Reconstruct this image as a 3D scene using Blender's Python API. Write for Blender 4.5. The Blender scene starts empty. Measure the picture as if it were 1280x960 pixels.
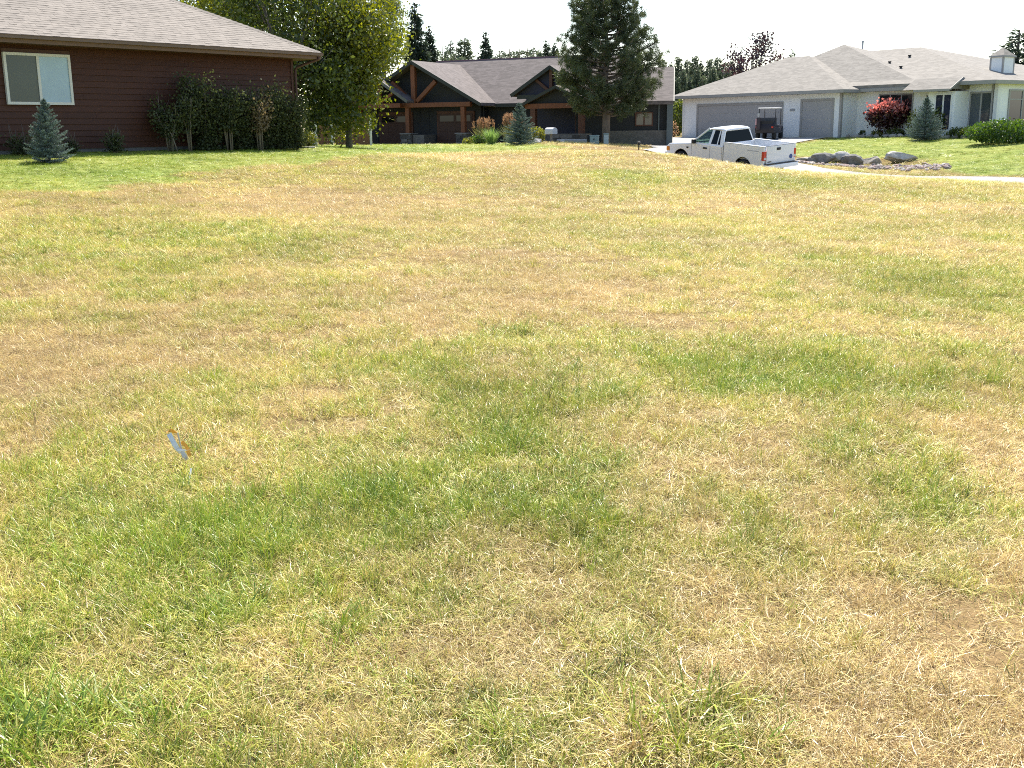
import bpy, bmesh, math, random
import numpy as np
from mathutils import Vector, Matrix, Euler
R = math.radians
sc = bpy.context.scene
col = sc.collection
rnd = random.Random(7)
rng = np.random.default_rng(7)

# ------------------------------------------------------------------ camera
F, HOR, ROLL, EYE = 1380.0, 160.0, 0.011, 1.6
PITCH = math.atan((480 - HOR) / F)
cam = bpy.data.cameras.new('camera')
cam.sensor_width = 36.0
cam.lens = 36.0 * F / 1280.0
cam.clip_start = 0.1
cam.clip_end = 3000
cam_o = bpy.data.objects.new('camera', cam)
col.objects.link(cam_o)
c_, s_ = math.cos(ROLL), math.sin(ROLL)
FW = Vector((0, math.cos(PITCH), -math.sin(PITCH)))
UP0 = Vector((0, math.sin(PITCH), math.cos(PITCH)))
RT = Vector((1, 0, 0)) * c_ - UP0 * s_
UP = Vector((1, 0, 0)) * s_ + UP0 * c_
m = Matrix((RT, UP, -FW)).transposed().to_4x4()
m.translation = (0, 0, EYE)
cam_o.matrix_world = m
sc.camera = cam_o

# ------------------------------------------------------------------ light
SUN_EL, SUN_AZ = 54.0, 12.0           # azimuth measured from +Y towards +X
w = bpy.data.worlds.new('World')
sc.world = w
w.use_nodes = True
nt = w.node_tree
sky = nt.nodes.new('ShaderNodeTexSky')
sky.sky_type = 'NISHITA'
sky.sun_disc = False
sky.sun_elevation = R(SUN_EL)
sky.sun_rotation = R(SUN_AZ)
sky.air_density = 1.0
sky.dust_density = 1.0
sky.ozone_density = 1.0
bg = nt.nodes['Background']
bg.inputs['Strength'].default_value = 0.135
nt.links.new(sky.outputs[0], bg.inputs['Color'])
sun = bpy.data.lights.new('sun', 'SUN')
sun.energy = 5.0
sun.angle = R(0.53)
sun.color = (1.0, 0.935, 0.82)
sun_o = bpy.data.objects.new('sun', sun)
col.objects.link(sun_o)
sd = Vector((math.sin(R(SUN_AZ)) * math.cos(R(SUN_EL)), math.cos(R(SUN_AZ)) * math.cos(R(SUN_EL)), math.sin(R(SUN_EL))))
sun_o.rotation_euler = sd.to_track_quat('Z', 'Y').to_euler()
sun_o.location = (0, 0, 60)
sc.view_settings.view_transform = 'Standard'
sc.view_settings.look = 'None'
sc.view_settings.exposure = 1.0
sc.view_settings.gamma = 1.0
sc.cycles.max_bounces = 6
sc.cycles.transparent_max_bounces = 8
sc.cycles.use_denoising = False
sc.cycles.filter_width = 1.0

# ------------------------------------------------------------------ measuring helpers (photo survey -> metres)
def ray(px, py):
    return FW + RT * ((px - 640) / F) - UP * ((py - 480) / F)

def at(px, py, d):
    r = ray(px, py)
    return Vector((0, 0, EYE)) + r * (d / r.y)

# ------------------------------------------------------------------ terrain height
CTRL = [(-3, -3, -.05), (3, -3, -.05), (0, 2, 0), (-6, 2, .05), (6, 2, -.02), (0, 8, .03), (-6, 9, .2), (6, 9, -.03), (0, 16, .1), (9, 16, -.08), (-9, 16, .55),
        (-16, 16, .8), (-25, 20, 1.0), (-12, 4, .3), (14, 10, -.1), (22, 12, -.2), (0, 25, .2), (8, 27, .02), (0, 38, .55), (-6, 24, .62), (4, 33, .38)]
for px, py, d in [(0, 193, 27.3), (60, 203, 25.5), (185, 188, 30.7), (370, 184.5, 34.7), (300, 200, 28.5), (450, 184, 48), (400, 184, 44),
                  (520, 181.5, 66), (450, 181.5, 70), (583, 181.5, 64), (649, 183, 55), (689, 177, 56), (757, 181, 58), (744, 182, 55), (757, 180, 62), (798, 188, 50), (640, 190, 46),
                  (835, 195, 44), (870, 199, 42.5), (905, 204.5, 41), (945, 209, 39), (985, 214, 37), (1280, 232, 29.5), (1130, 223, 33), (1000, 215, 36.5), (1060, 219, 35), (803, 183, 66), (835, 190, 55),
                  (853, 172, 79), (1050, 172.5, 68), (950, 172, 73), (1100, 178, 62), (1155, 176.5, 61), (1250, 178, 55), (1250, 205, 45), (1180, 190, 54),
                  (1030, 201, 54), (1115, 200, 53), (1190, 216, 45.5), (1100, 210, 51.5)]:
    p = at(px, py, d)
    CTRL.append((p.x, p.y, p.z))
CTRL += [(8.0, 48.43, -.29), (9.35, 49.4, -.09), (10.07, 45.56, -.56), (11.41, 46.5, -.37), (9.8, 47.35, -.34),      # the pickup's four corners
         (11.0, 42.5, -.62), (14.5, 42, -.55), (19, 36.5, -.52), (25, 30, -.5), (33, 22, -.5), (13.0, 50, -.12), (17, 43.2, -.5), (22.3, 38.5, -.5),
         (-8, 85, .8), (10, 95, .9), (30, 80, .9), (40, 50, .8), (60, 40, .8), (-30, 60, 1.2), (-40, 30, 1.2), (27, 62, .85), (22, 62, .85), (20, 68, .85), (12, 79, .82),
         (-20, 120, 1), (20, 130, 1), (0, 180, 1), (80, 100, 1), (-80, 80, 1.2), (60, 10, -.3), (-60, 0, .8), (100, 200, 1), (-100, 200, 1)]
CT = np.array(CTRL)
CM = 3.0
LAM = np.full(len(CT), .35)
for k_, (cx_, cy_, cz_) in enumerate(CTRL):
    if (cx_, cy_) in ((8.0, 48.43), (9.35, 49.4), (10.07, 45.56), (11.41, 46.5), (9.8, 47.35)): LAM[k_] = .01
def _fit():
    n = len(CT)
    d = np.sqrt(((CT[:, None, :2] - CT[None, :, :2]) ** 2).sum(-1) + CM ** 2)
    A = np.zeros((n + 3, n + 3))
    A[:n, :n] = -d + np.diag(LAM)
    A[:n, n] = 1; A[:n, n + 1:] = CT[:, :2]; A[n, :n] = 1; A[n + 1:, :n] = CT[:, :2].T
    b = np.zeros(n + 3); b[:n] = CT[:, 2]
    return np.linalg.solve(A, b)
CW = _fit()
def H(x, y):
    x = np.atleast_1d(np.asarray(x, float)); y = np.atleast_1d(np.asarray(y, float))
    xc, yc = np.clip(x, -95, 95), np.clip(y, -6, 190)
    out = np.empty_like(xc)
    for i in range(0, len(xc), 20000):
        a, b = xc[i:i + 20000], yc[i:i + 20000]
        d = np.sqrt((a[:, None] - CT[None, :, 0]) ** 2 + (b[:, None] - CT[None, :, 1]) ** 2 + CM ** 2)
        out[i:i + 20000] = -d @ CW[:-3] + CW[-3] + CW[-2] * a + CW[-1] * b
    return out
def h1(x, y): return float(H(x, y)[0])
def ground_at(px, d):
    """point on the ground at survey column px, distance d"""
    r = ray(px, 180); x = r.x / r.y * d
    return Vector((x, d, h1(x, d)))

# ------------------------------------------------------------------ noise
def vnoise(x, y, seed=0):
    xi, yi = np.floor(x).astype(np.int64), np.floor(y).astype(np.int64)
    fx, fy = x - xi, y - yi
    fx, fy = fx * fx * (3 - 2 * fx), fy * fy * (3 - 2 * fy)
    def hh(a, b):
        n = (a * 374761393 + b * 668265263 + seed * 974634397) & 0x7fffffff
        n = ((n ^ (n >> 13)) * 1274126177) & 0x7fffffff
        return ((n ^ (n >> 16)) & 0xffff) / 65535.0
    return (hh(xi, yi) * (1 - fx) + hh(xi + 1, yi) * fx) * (1 - fy) + (hh(xi, yi + 1) * (1 - fx) + hh(xi + 1, yi + 1) * fx) * fy
def fbm(x, y, seed=0, o=4):
    t, a, s = 0, .5, 0
    for k in range(o):
        t = t + a * vnoise(x * 2 ** k, y * 2 ** k, seed + k); s += a; a *= .5
    return t / s

# ------------------------------------------------------------------ object helpers
def link(o, parent=None):
    col.objects.link(o)
    if parent is not None: o.parent = parent
    return o
def tag(o, label=None, cat=None, group=None, kind=None):
    if label: o['label'] = label
    if cat: o['category'] = cat
    if group: o['group'] = group
    if kind: o['kind'] = kind
    return o
def empty(name, loc, label, cat, rot=(0, 0, 0), group=None):
    o = bpy.data.objects.new(name, None)
    o.empty_display_size = .2
    o.location = loc; o.rotation_euler = rot
    link(o)
    return tag(o, label, cat, group)
def copy_tree(o, loc, rz=0, scale=1, label=None, group=None, parent=None):
    c = o.copy(); col.objects.link(c)
    if parent is None:
        c.location = loc; c.rotation_euler.z = rz
        c.scale = (scale,) * 3 if not hasattr(scale, '__len__') else scale
        if label: c['label'] = label
        if group: c['group'] = group
    else: c.parent = parent
    for ch in list(o.children): copy_tree(ch, None, parent=c)
    return c

class MB:
    def __init__(s): s.v = []; s.f = []
    def add(s, vs, fs):
        n = len(s.v); s.v += [tuple(p) for p in vs]; s.f += [tuple(i + n for i in f) for f in fs]; return s
    def box(s, x0, x1, y0, y1, z0, z1):
        return s.add([(x0, y0, z0), (x1, y0, z0), (x1, y1, z0), (x0, y1, z0), (x0, y0, z1), (x1, y0, z1), (x1, y1, z1), (x0, y1, z1)],
                     [(0, 3, 2, 1), (4, 5, 6, 7), (0, 1, 5, 4), (1, 2, 6, 5), (2, 3, 7, 6), (3, 0, 4, 7)])
    def hexa(s, b, t):
        """b, t: four bottom and four top points, counter-clockwise from above"""
        return s.add(list(b) + list(t), [(0, 3, 2, 1), (4, 5, 6, 7), (0, 1, 5, 4), (1, 2, 6, 5), (2, 3, 7, 6), (3, 0, 4, 7)])
    def beam(s, p0, p1, w, h, up=(0, 0, 1)):
        p0, p1, up = Vector(p0), Vector(p1), Vector(up)
        d = (p1 - p0).normalized(); a = d.cross(up).normalized(); b = a.cross(d)
        q = lambda p: [p - a * w / 2 - b * h / 2, p + a * w / 2 - b * h / 2, p + a * w / 2 + b * h / 2, p - a * w / 2 + b * h / 2]
        return s.add(q(p0) + q(p1), [(0, 1, 2, 3), (7, 6, 5, 4), (0, 4, 5, 1), (1, 5, 6, 2), (2, 6, 7, 3), (3, 7, 4, 0)])
    def tube(s, pts, rad, n=7):
        pts = [Vector(p) for p in pts]
        if not hasattr(rad, '__len__'): rad = [rad] * len(pts)
        rings = []
        a = None
        for i, p in enumerate(pts):
            d = (pts[min(i + 1, len(pts) - 1)] - pts[max(i - 1, 0)]).normalized()
            if a is None: a = d.cross(Vector((.3, .9, .2))).normalized()
            a = (a - d * a.dot(d)).normalized(); b = d.cross(a)
            rings += [p + (a * math.cos(2 * math.pi * k / n) + b * math.sin(2 * math.pi * k / n)) * rad[i] for k in range(n)]
        fs = []
        for i in range(len(pts) - 1):
            for k in range(n):
                fs.append((i * n + k, i * n + (k + 1) % n, (i + 1) * n + (k + 1) % n, (i + 1) * n + k))
        fs += [tuple(range(n))[::-1], tuple((len(pts) - 1) * n + k for k in range(n))]
        return s.add(rings, fs)
    def lathe(s, prof, axis='z', n=20, c=(0, 0, 0)):
        vs, fs = [], []
        for (r, z) in prof:
            for k in range(n):
                a = 2 * math.pi * k / n
                p = (r * math.cos(a), r * math.sin(a), z)
                if axis == 'y': p = (p[0], p[2], p[1])
                if axis == 'x': p = (p[2], p[0], p[1])
                vs.append((p[0] + c[0], p[1] + c[1], p[2] + c[2]))
        for i in range(len(prof) - 1):
            for k in range(n): fs.append((i * n + k, i * n + (k + 1) % n, (i + 1) * n + (k + 1) % n, (i + 1) * n + k))
        fs += [tuple(range(n))[::-1], tuple((len(prof) - 1) * n + k for k in range(n))]
        return s.add(vs, fs)
    def prism(s, poly, y0, y1):
        """polygon in x,z extruded along y"""
        n = len(poly)
        vs = [(x, y0, z) for x, z in poly] + [(x, y1, z) for x, z in poly]
        return s.add(vs, [tuple(range(n)), tuple(range(2 * n - 1, n - 1, -1))] + [(i, i + n, (i + 1) % n + n, (i + 1) % n) for i in range(n)])
    def mesh(s, name, mat, smooth=False, fix=True):
        me = bpy.data.meshes.new(name)
        me.from_pydata(s.v, [], s.f)
        if fix:
            bm = bmesh.new(); bm.from_mesh(me); bmesh.ops.recalc_face_normals(bm, faces=bm.faces); bm.to_mesh(me); bm.free()
        me.materials.append(mat)
        if smooth: me.polygons.foreach_set('use_smooth', [True] * len(me.polygons))
        return me
    def build(s, name, mat, parent=None, smooth=False, bevel=0, seg=2, kind=None, loc=None):
        o = bpy.data.objects.new(name, s.mesh(name, mat, smooth))
        link(o, parent)
        if loc is not None: o.location = loc
        if bevel:
            b = o.modifiers.new('bevel', 'BEVEL'); b.width = bevel; b.segments = seg; b.limit_method = 'ANGLE'; b.angle_limit = R(35)
            o.data.polygons.foreach_set('use_smooth', [True] * len(o.data.polygons))
            wn = o.modifiers.new('wn', 'WEIGHTED_NORMAL'); wn.keep_sharp = False
        if kind: o['kind'] = kind
        return o

def raw_mesh(name, V, nper, mat, attr=None):
    """V: (n, nper, 3) separate little faces; attr: per-face float 'v'"""
    n = len(V)
    me = bpy.data.meshes.new(name)
    me.vertices.add(n * nper); me.vertices.foreach_set('co', np.ascontiguousarray(V, dtype=np.float32).ravel())
    me.loops.add(n * nper); me.loops.foreach_set('vertex_index', np.arange(n * nper, dtype=np.int32))
    me.polygons.add(n)
    me.polygons.foreach_set('loop_start', np.arange(0, n * nper, nper, dtype=np.int32))
    me.polygons.foreach_set('loop_total', np.full(n, nper, dtype=np.int32))
    if attr is not None:
        a = me.attributes.new('v', 'FLOAT', 'FACE'); a.data.foreach_set('value', np.asarray(attr, dtype=np.float32))
    me.materials.append(mat)
    me.update(calc_edges=True)
    return me
def obj(name, me, parent=None, kind=None):
    o = bpy.data.objects.new(name, me); link(o, parent)
    if kind: o['kind'] = kind
    return o

# ------------------------------------------------------------------ materials
def srgb(r, g, b):
    f = lambda c: (c / 255 / 12.92) if c / 255 <= .04045 else ((c / 255 + .055) / 1.055) ** 2.4
    return (f(r), f(g), f(b))
def mat(name, c, rough=.7, var=.15, scale=6, bump=0, bscale=30, spec=.3, metal=0, stretch=(1, 1, 1), c2=None):
    M = bpy.data.materials.new(name); M.use_nodes = True
    t = M.node_tree; b = t.nodes['Principled BSDF']
    b.inputs['Roughness'].default_value = rough; b.inputs['Metallic'].default_value = metal
    b.inputs['Specular IOR Level'].default_value = spec
    tc = t.nodes.new('ShaderNodeTexCoord'); mp = t.nodes.new('ShaderNodeMapping'); mp.inputs['Scale'].default_value = stretch
    t.links.new(tc.outputs['Object'], mp.inputs['Vector'])
    nz = t.nodes.new('ShaderNodeTexNoise'); nz.inputs['Scale'].default_value = scale; nz.inputs['Detail'].default_value = 6; nz.inputs['Roughness'].default_value = .65
    t.links.new(mp.outputs[0], nz.inputs['Vector'])
    rp = t.nodes.new('ShaderNodeValToRGB')
    rp.color_ramp.elements[0].position = .25; rp.color_ramp.elements[1].position = .75
    if c2 is None:
        rp.color_ramp.elements[0].color = (*[x * (1 - var) for x in c], 1); rp.color_ramp.elements[1].color = (*[min(1, x * (1 + var)) for x in c], 1)
    else:
        rp.color_ramp.elements[0].color = (*c, 1); rp.color_ramp.elements[1].color = (*c2, 1)
    t.links.new(nz.outputs['Fac'], rp.inputs['Fac']); t.links.new(rp.outputs[0], b.inputs['Base Color'])
    if bump:
        n2 = t.nodes.new('ShaderNodeTexNoise'); n2.inputs['Scale'].default_value = bscale; n2.inputs['Detail'].default_value = 5
        t.links.new(mp.outputs[0], n2.inputs['Vector'])
        bp = t.nodes.new('ShaderNodeBump'); bp.inputs['Strength'].default_value = bump; bp.inputs['Distance'].default_value = .02
        t.links.new(n2.outputs['Fac'], bp.inputs['Height']); t.links.new(bp.outputs[0], b.inputs['Normal'])
    return M
def shingle_mat(name, c, var=.35, row=.14):
    """asphalt shingle colour: granule noise and tab-to-tab tone in object space (x along eave, y up the slope)"""
    M = bpy.data.materials.new(name); M.use_nodes = True
    t = M.node_tree; b = t.nodes['Principled BSDF']; b.inputs['Roughness'].default_value = .85; b.inputs['Specular IOR Level'].default_value = .25
    tc = t.nodes.new('ShaderNodeTexCoord')
    mp = t.nodes.new('ShaderNodeMapping'); mp.inputs['Scale'].default_value = (3.2, 6.5, 9)
    t.links.new(tc.outputs['Object'], mp.inputs['Vector'])
    vo = t.nodes.new('ShaderNodeTexVoronoi'); vo.inputs['Scale'].default_value = 1.0
    t.links.new(mp.outputs[0], vo.inputs['Vector'])
    nz = t.nodes.new('ShaderNodeTexNoise'); nz.inputs['Scale'].default_value = 9; nz.inputs['Detail'].default_value = 8; nz.inputs['Roughness'].default_value = .75
    t.links.new(tc.outputs['Object'], nz.inputs['Vector'])
    sx = t.nodes.new('ShaderNodeSeparateColor'); t.links.new(vo.outputs['Color'], sx.inputs[0])
    a = t.nodes.new('ShaderNodeMath'); a.operation = 'ADD'; t.links.new(sx.outputs[0], a.inputs[0]); t.links.new(nz.outputs['Fac'], a.inputs[1])
    a2 = t.nodes.new('ShaderNodeMath'); a2.operation = 'MULTIPLY'; a2.inputs[1].default_value = .5; t.links.new(a.outputs[0], a2.inputs[0])
    rp = t.nodes.new('ShaderNodeValToRGB'); e = rp.color_ramp.elements
    e[0].position = .2; e[1].position = .8
    e[0].color = (*[x * (1 - var) for x in c], 1); e[1].color = (*[x * (1 + var) for x in c], 1)
    t.links.new(a2.outputs[0], rp.inputs['Fac']); t.links.new(rp.outputs[0], b.inputs['Base Color'])
    return M
def glass_mat(name, tint, alpha=.35, rough=.03):
    M = bpy.data.materials.new(name); M.use_nodes = True
    t = M.node_tree; out = t.nodes['Material Output']; t.nodes.remove(t.nodes['Principled BSDF'])
    tr = t.nodes.new('ShaderNodeBsdfTransparent'); tr.inputs['Color'].default_value = (*tint, 1)
    gl = t.nodes.new('ShaderNodeBsdfGlossy'); gl.inputs['Roughness'].default_value = rough
    fr = t.nodes.new('ShaderNodeFresnel'); fr.inputs['IOR'].default_value = 1.3
    mx = t.nodes.new('ShaderNodeMixShader')
    ad = t.nodes.new('ShaderNodeMath'); ad.operation = 'ADD'; ad.inputs[1].default_value = alpha; ad.use_clamp = True
    t.links.new(fr.outputs[0], ad.inputs[0]); t.links.new(ad.outputs[0], mx.inputs['Fac'])
    t.links.new(tr.outputs[0], mx.inputs[1]); t.links.new(gl.outputs[0], mx.inputs[2]); t.links.new(mx.outputs[0], out.inputs['Surface'])
    return M
def leaf_mat(name, dark, light, trans=.4, gloss=.08, inst=False, spread=1.0):
    """thin leaf: diffuse + translucent, tone picked by the face attribute v (and, for instanced tufts, by g)"""
    M = bpy.data.materials.new(name); M.use_nodes = True
    t = M.node_tree; out = t.nodes['Material Output']; t.nodes.remove(t.nodes['Principled BSDF'])
    av = t.nodes.new('ShaderNodeAttribute'); av.attribute_name = 'v'
    rp = t.nodes.new('ShaderNodeValToRGB'); e = rp.color_ramp.elements
    e[0].color = (*dark, 1); e[1].color = (*light, 1)
    t.links.new(av.outputs['Fac'], rp.inputs['Fac'])
    c = rp.outputs[0]
    df = t.nodes.new('ShaderNodeBsdfDiffuse'); ts = t.nodes.new('ShaderNodeBsdfTranslucent'); gl = t.nodes.new('ShaderNodeBsdfGlossy')
    gl.inputs['Roughness'].default_value = .45
    t.links.new(c, df.inputs['Color'])
    hs = t.nodes.new('ShaderNodeHueSaturation'); hs.inputs['Saturation'].default_value = 1.15; hs.inputs['Value'].default_value = 1.5; hs.inputs['Hue'].default_value = .49
    t.links.new(c, hs.inputs['Color']); t.links.new(hs.outputs[0], ts.inputs['Color'])
    m1 = t.nodes.new('ShaderNodeMixShader'); m1.inputs['Fac'].default_value = trans
    m2 = t.nodes.new('ShaderNodeMixShader'); m2.inputs['Fac'].default_value = gloss
    t.links.new(df.outputs[0], m1.inputs[1]); t.links.new(ts.outputs[0], m1.inputs[2])
    t.links.new(m1.outputs[0], m2.inputs[1]); t.links.new(gl.outputs[0], m2.inputs[2]); t.links.new(m2.outputs[0], out.inputs['Surface'])
    return M
def grass_mat():
    M = bpy.data.materials.new('grass_blades'); M.use_nodes = True
    t = M.node_tree; out = t.nodes['Material Output']; t.nodes.remove(t.nodes['Principled BSDF'])
    N = t.nodes.new; L = t.links.new
    av = N('ShaderNodeAttribute'); av.attribute_name = 'v'
    ag = N('ShaderNodeAttribute'); ag.attribute_name = 'g'; ag.attribute_type = 'INSTANCER'
    at_ = N('ShaderNodeAttribute'); at_.attribute_name = 'tone'; at_.attribute_type = 'INSTANCER'
    # g plus a blade-to-blade offset
    s1 = N('ShaderNodeMath'); s1.operation = 'MULTIPLY_ADD'; s1.inputs[1].default_value = .5; s1.inputs[2].default_value = -.25; L(av.outputs['Fac'], s1.inputs[0])
    s2 = N('ShaderNodeMath'); s2.operation = 'ADD'; s2.use_clamp = True; L(s1.outputs[0], s2.inputs[0]); L(ag.outputs['Fac'], s2.inputs[1])
    rp = N('ShaderNodeValToRGB'); rp.color_ramp.interpolation = 'LINEAR'
    cols = GRASS_RAMP
    while len(rp.color_ramp.elements) < len(cols): rp.color_ramp.elements.new(.5)
    for e, (p, c) in zip(rp.color_ramp.elements, cols): e.position = p; e.color = (*c, 1)
    L(s2.outputs[0], rp.inputs['Fac'])
    ml = N('ShaderNodeVectorMath'); ml.operation = 'SCALE'; L(rp.outputs[0], ml.inputs[0]); L(at_.outputs['Fac'], ml.inputs['Scale'])
    df = N('ShaderNodeBsdfDiffuse'); ts = N('ShaderNodeBsdfTranslucent'); gl = N('ShaderNodeBsdfGlossy'); gl.inputs['Roughness'].default_value = .4
    L(ml.outputs[0], df.inputs['Color']); L(ml.outputs[0], ts.inputs['Color'])
    m1 = N('ShaderNodeMixShader'); m1.inputs['Fac'].default_value = .24
    m2 = N('ShaderNodeMixShader'); m2.inputs['Fac'].default_value = .05
    L(df.outputs[0], m1.inputs[1]); L(ts.outputs[0], m1.inputs[2]); L(m1.outputs[0], m2.inputs[1]); L(gl.outputs[0], m2.inputs[2]); L(m2.outputs[0], out.inputs['Surface'])
    return M

GRASS_RAMP = [(0.0, (.56, .395, .175)), (.10, (.69, .535, .245)), (.24, (.71, .565, .215)), (.45, (.555, .505, .115)), (.62, (.40, .44, .058)), (.8, (.26, .37, .036)), (1.0, (.165, .27, .026))]

# ------------------------------------------------------------------ where the turf is green, dry or a lawn
def world_blob(px, py, rx, ry, val):
    r = ray(px, py)
    z = 0.0
    for _ in range(12):
        t = (z - EYE) / r.z; x, y = r.x * t, r.y * t; z = min(h1(x, y), 1.2)
    ex = rx / F * y
    ey = max(.15, ry * y * y / (F * max(.5, EYE - z)))
    return (x, y, ex, ey, val)
BLOBS = [world_blob(*b) for b in [
    (600, 640, 520, 140, .27), (230, 740, 330, 110, .24), (300, 850, 300, 60, .14), (60, 900, 160, 80, .35), (560, 600, 240, 50, .10), (860, 915, 60, 30, .3),
    (680, 370, 330, 50, -.22), (600, 318, 170, 8, -.15), (1010, 780, 350, 120, -.32), (1260, 860, 140, 110, -.4), (250, 840, 150, 30, -.18),
    (1180, 350, 140, 30, .26), (840, 470, 150, 35, .22), (1050, 480, 180, 30, .2), (785, 216, 45, 4, .6), (985, 226, 70, 6, .4), (130, 300, 220, 30, .12),
    (260, 300, 200, 25, .06), (350, 255, 260, 12, -.3), (1000, 260, 260, 14, -.12), (430, 235, 200, 10, -.15), (1150, 600, 150, 60, .08), (60, 500, 150, 60, -.12), (120, 230, 130, 8, .3),
    (620, 200, 200, 5, -.2), (760, 187, 60, 6, -.3), (540, 300, 130, 8, .1), (1060, 310, 200, 20, -.15), (300, 400, 260, 30, -.12)]]
def in_poly(x, y, poly):
    c = np.zeros(x.shape, bool)
    n = len(poly); j = n - 1
    for i in range(n):
        xi, yi = poly[i]; xj, yj = poly[j]
        k = ((yi > y) != (yj > y)) & (x < (xj - xi) * (y - yi) / ((yj - yi) or 1e-9) + xi)
        c ^= k; j = i
    return c
def gxy(px, d): q = ray(px, 180); return (q.x / q.y * d, d)
LAWN_A = [(-40, 12), (-11, 17.5), gxy(120, 20.5), gxy(200, 22.3), gxy(300, 26.5), gxy(430, 31.8), gxy(560, 42), gxy(700, 49.5), gxy(690, 54), gxy(600, 64), gxy(450, 72), gxy(380, 60), (-40, 45)]
LAWN_B = [gxy(980, 64), gxy(982, 58), gxy(1000, 55.5), gxy(1080, 55), gxy(1150, 53), gxy(1185, 47.5), gxy(1215, 43.5), gxy(1290, 42), (40, 30), (60, 30), (60, 75), (25, 75), gxy(1050, 68)]
LAWN_C = [gxy(745, 60), gxy(795, 62), gxy(795, 72), gxy(745, 70)]
DRIVE = [(6.2, 52.5), (7.4, 58), (7.9, 66), (11.0, 79.5), (11.7, 78.9), (19.2, 68.4), (18.3, 67.2), (15.9, 64.0), (13.8, 57.5), (12.7, 51.0), (13.6, 46.4), (11.6, 43.2), (9.2, 46)]
ROAD_MID = [(48, 8), (38, 17), (30, 25), (24, 31.2), (18.6, 38.1), (15.2, 42.6), (12.2, 46.0), (9.4, 48.6), (6.5, 51)]
ROAD_W = 4.4
def seg_dist(x, y, pts):
    d = np.full(x.shape, 1e9)
    for (ax, ay), (bx, by) in zip(pts[:-1], pts[1:]):
        vx, vy = bx - ax, by - ay
        t = np.clip(((x - ax) * vx + (y - ay) * vy) / (vx * vx + vy * vy), 0, 1)
        d = np.minimum(d, np.hypot(x - ax - t * vx, y - ay - t * vy))
    return d
def lawn(x, y):
    wx, wy = x + (fbm(x * .7, y * .7, 50) - .5) * 2.2, y + (fbm(x * .7, y * .7, 60) - .5) * 2.2
    return in_poly(wx, wy, LAWN_A) | in_poly(wx, wy, LAWN_B) | in_poly(wx, wy, LAWN_C)
def paved(x, y):
    return in_poly(x, y, DRIVE) | (seg_dist(x, y, ROAD_MID) < ROAD_W / 2 - .05)
def green(x, y):
    g = .40 + (fbm(x * .33, y * .28, 1) - .5) * .75 + np.tanh((fbm(x * 1.6, y * 1.1, 9) - .5) * 7) * .20 + np.tanh((vnoise(x * 3.1, y * 2.6, 14) - .58) * 6) * .10 + (vnoise(x * 6, y * 5, 19) - .5) * .3
    g = .42 + (g - .42) * (1 - .5 * np.clip((y - 6) / 6, 0, 1))
    for bx, by, ex, ey, v in BLOBS:
        g = g + v * np.exp(-(((x - bx) / ex) ** 2 + ((y - by) / ey) ** 2))
    return np.where(g > .62, .62 + (g - .62) * .5, np.maximum(g, 0)).clip(0, 1)

# ------------------------------------------------------------------ ground, road, driveway
def spaced(a, b, s0, s1):
    out = [a]; n = 0
    while out[-1] < b:
        t = (out[-1] - a) / (b - a); out.append(out[-1] + s0 + (s1 - s0) * t)
    return out
ys = np.array(spaced(-6, 12, .25, .3) + spaced(12.4, 85, .4, .9) + spaced(87, 220, 3, 10) + [300, 500, 900, 1600])
xp = np.array(spaced(0, 14, .25, .35) + spaced(14.4, 45, .6, 1.5) + spaced(48, 130, 4, 10) + [200, 400, 800, 1500])
xs = np.concatenate([-xp[1:][::-1], xp])
GX, GY = np.meshgrid(xs, ys)
def lumps(x, y):
    return (fbm(x * 1.1, y * 1.1, 30) - .5) * .05 * np.clip((34 - y) / 12, 0, 1) + (fbm(x * 4, y * 4, 35) - .5) * .02 * np.clip((14 - y) / 6, 0, 1)
gxr, gyr = GX.ravel(), GY.ravel()
GZ = H(gxr, gyr) + lumps(gxr, gyr)
nx, ny = len(xs), len(ys)
me = bpy.data.meshes.new('ground')
idx = np.arange(nx * ny).reshape(ny, nx)
fc = np.stack([idx[:-1, :-1], idx[:-1, 1:], idx[1:, 1:], idx[1:, :-1]], -1).reshape(-1, 4)
me.from_pydata(np.stack([gxr, gyr, GZ], 1).tolist(), [], fc.tolist())
me.polygons.foreach_set('use_smooth', [True] * len(me.polygons))
a = me.attributes.new('g', 'FLOAT', 'POINT'); a.data.foreach_set('value', green(gxr, gyr).astype(np.float32))
a = me.attributes.new('lawn', 'FLOAT', 'POINT'); a.data.foreach_set('value', lawn(gxr, gyr).astype(np.float32))
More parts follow.
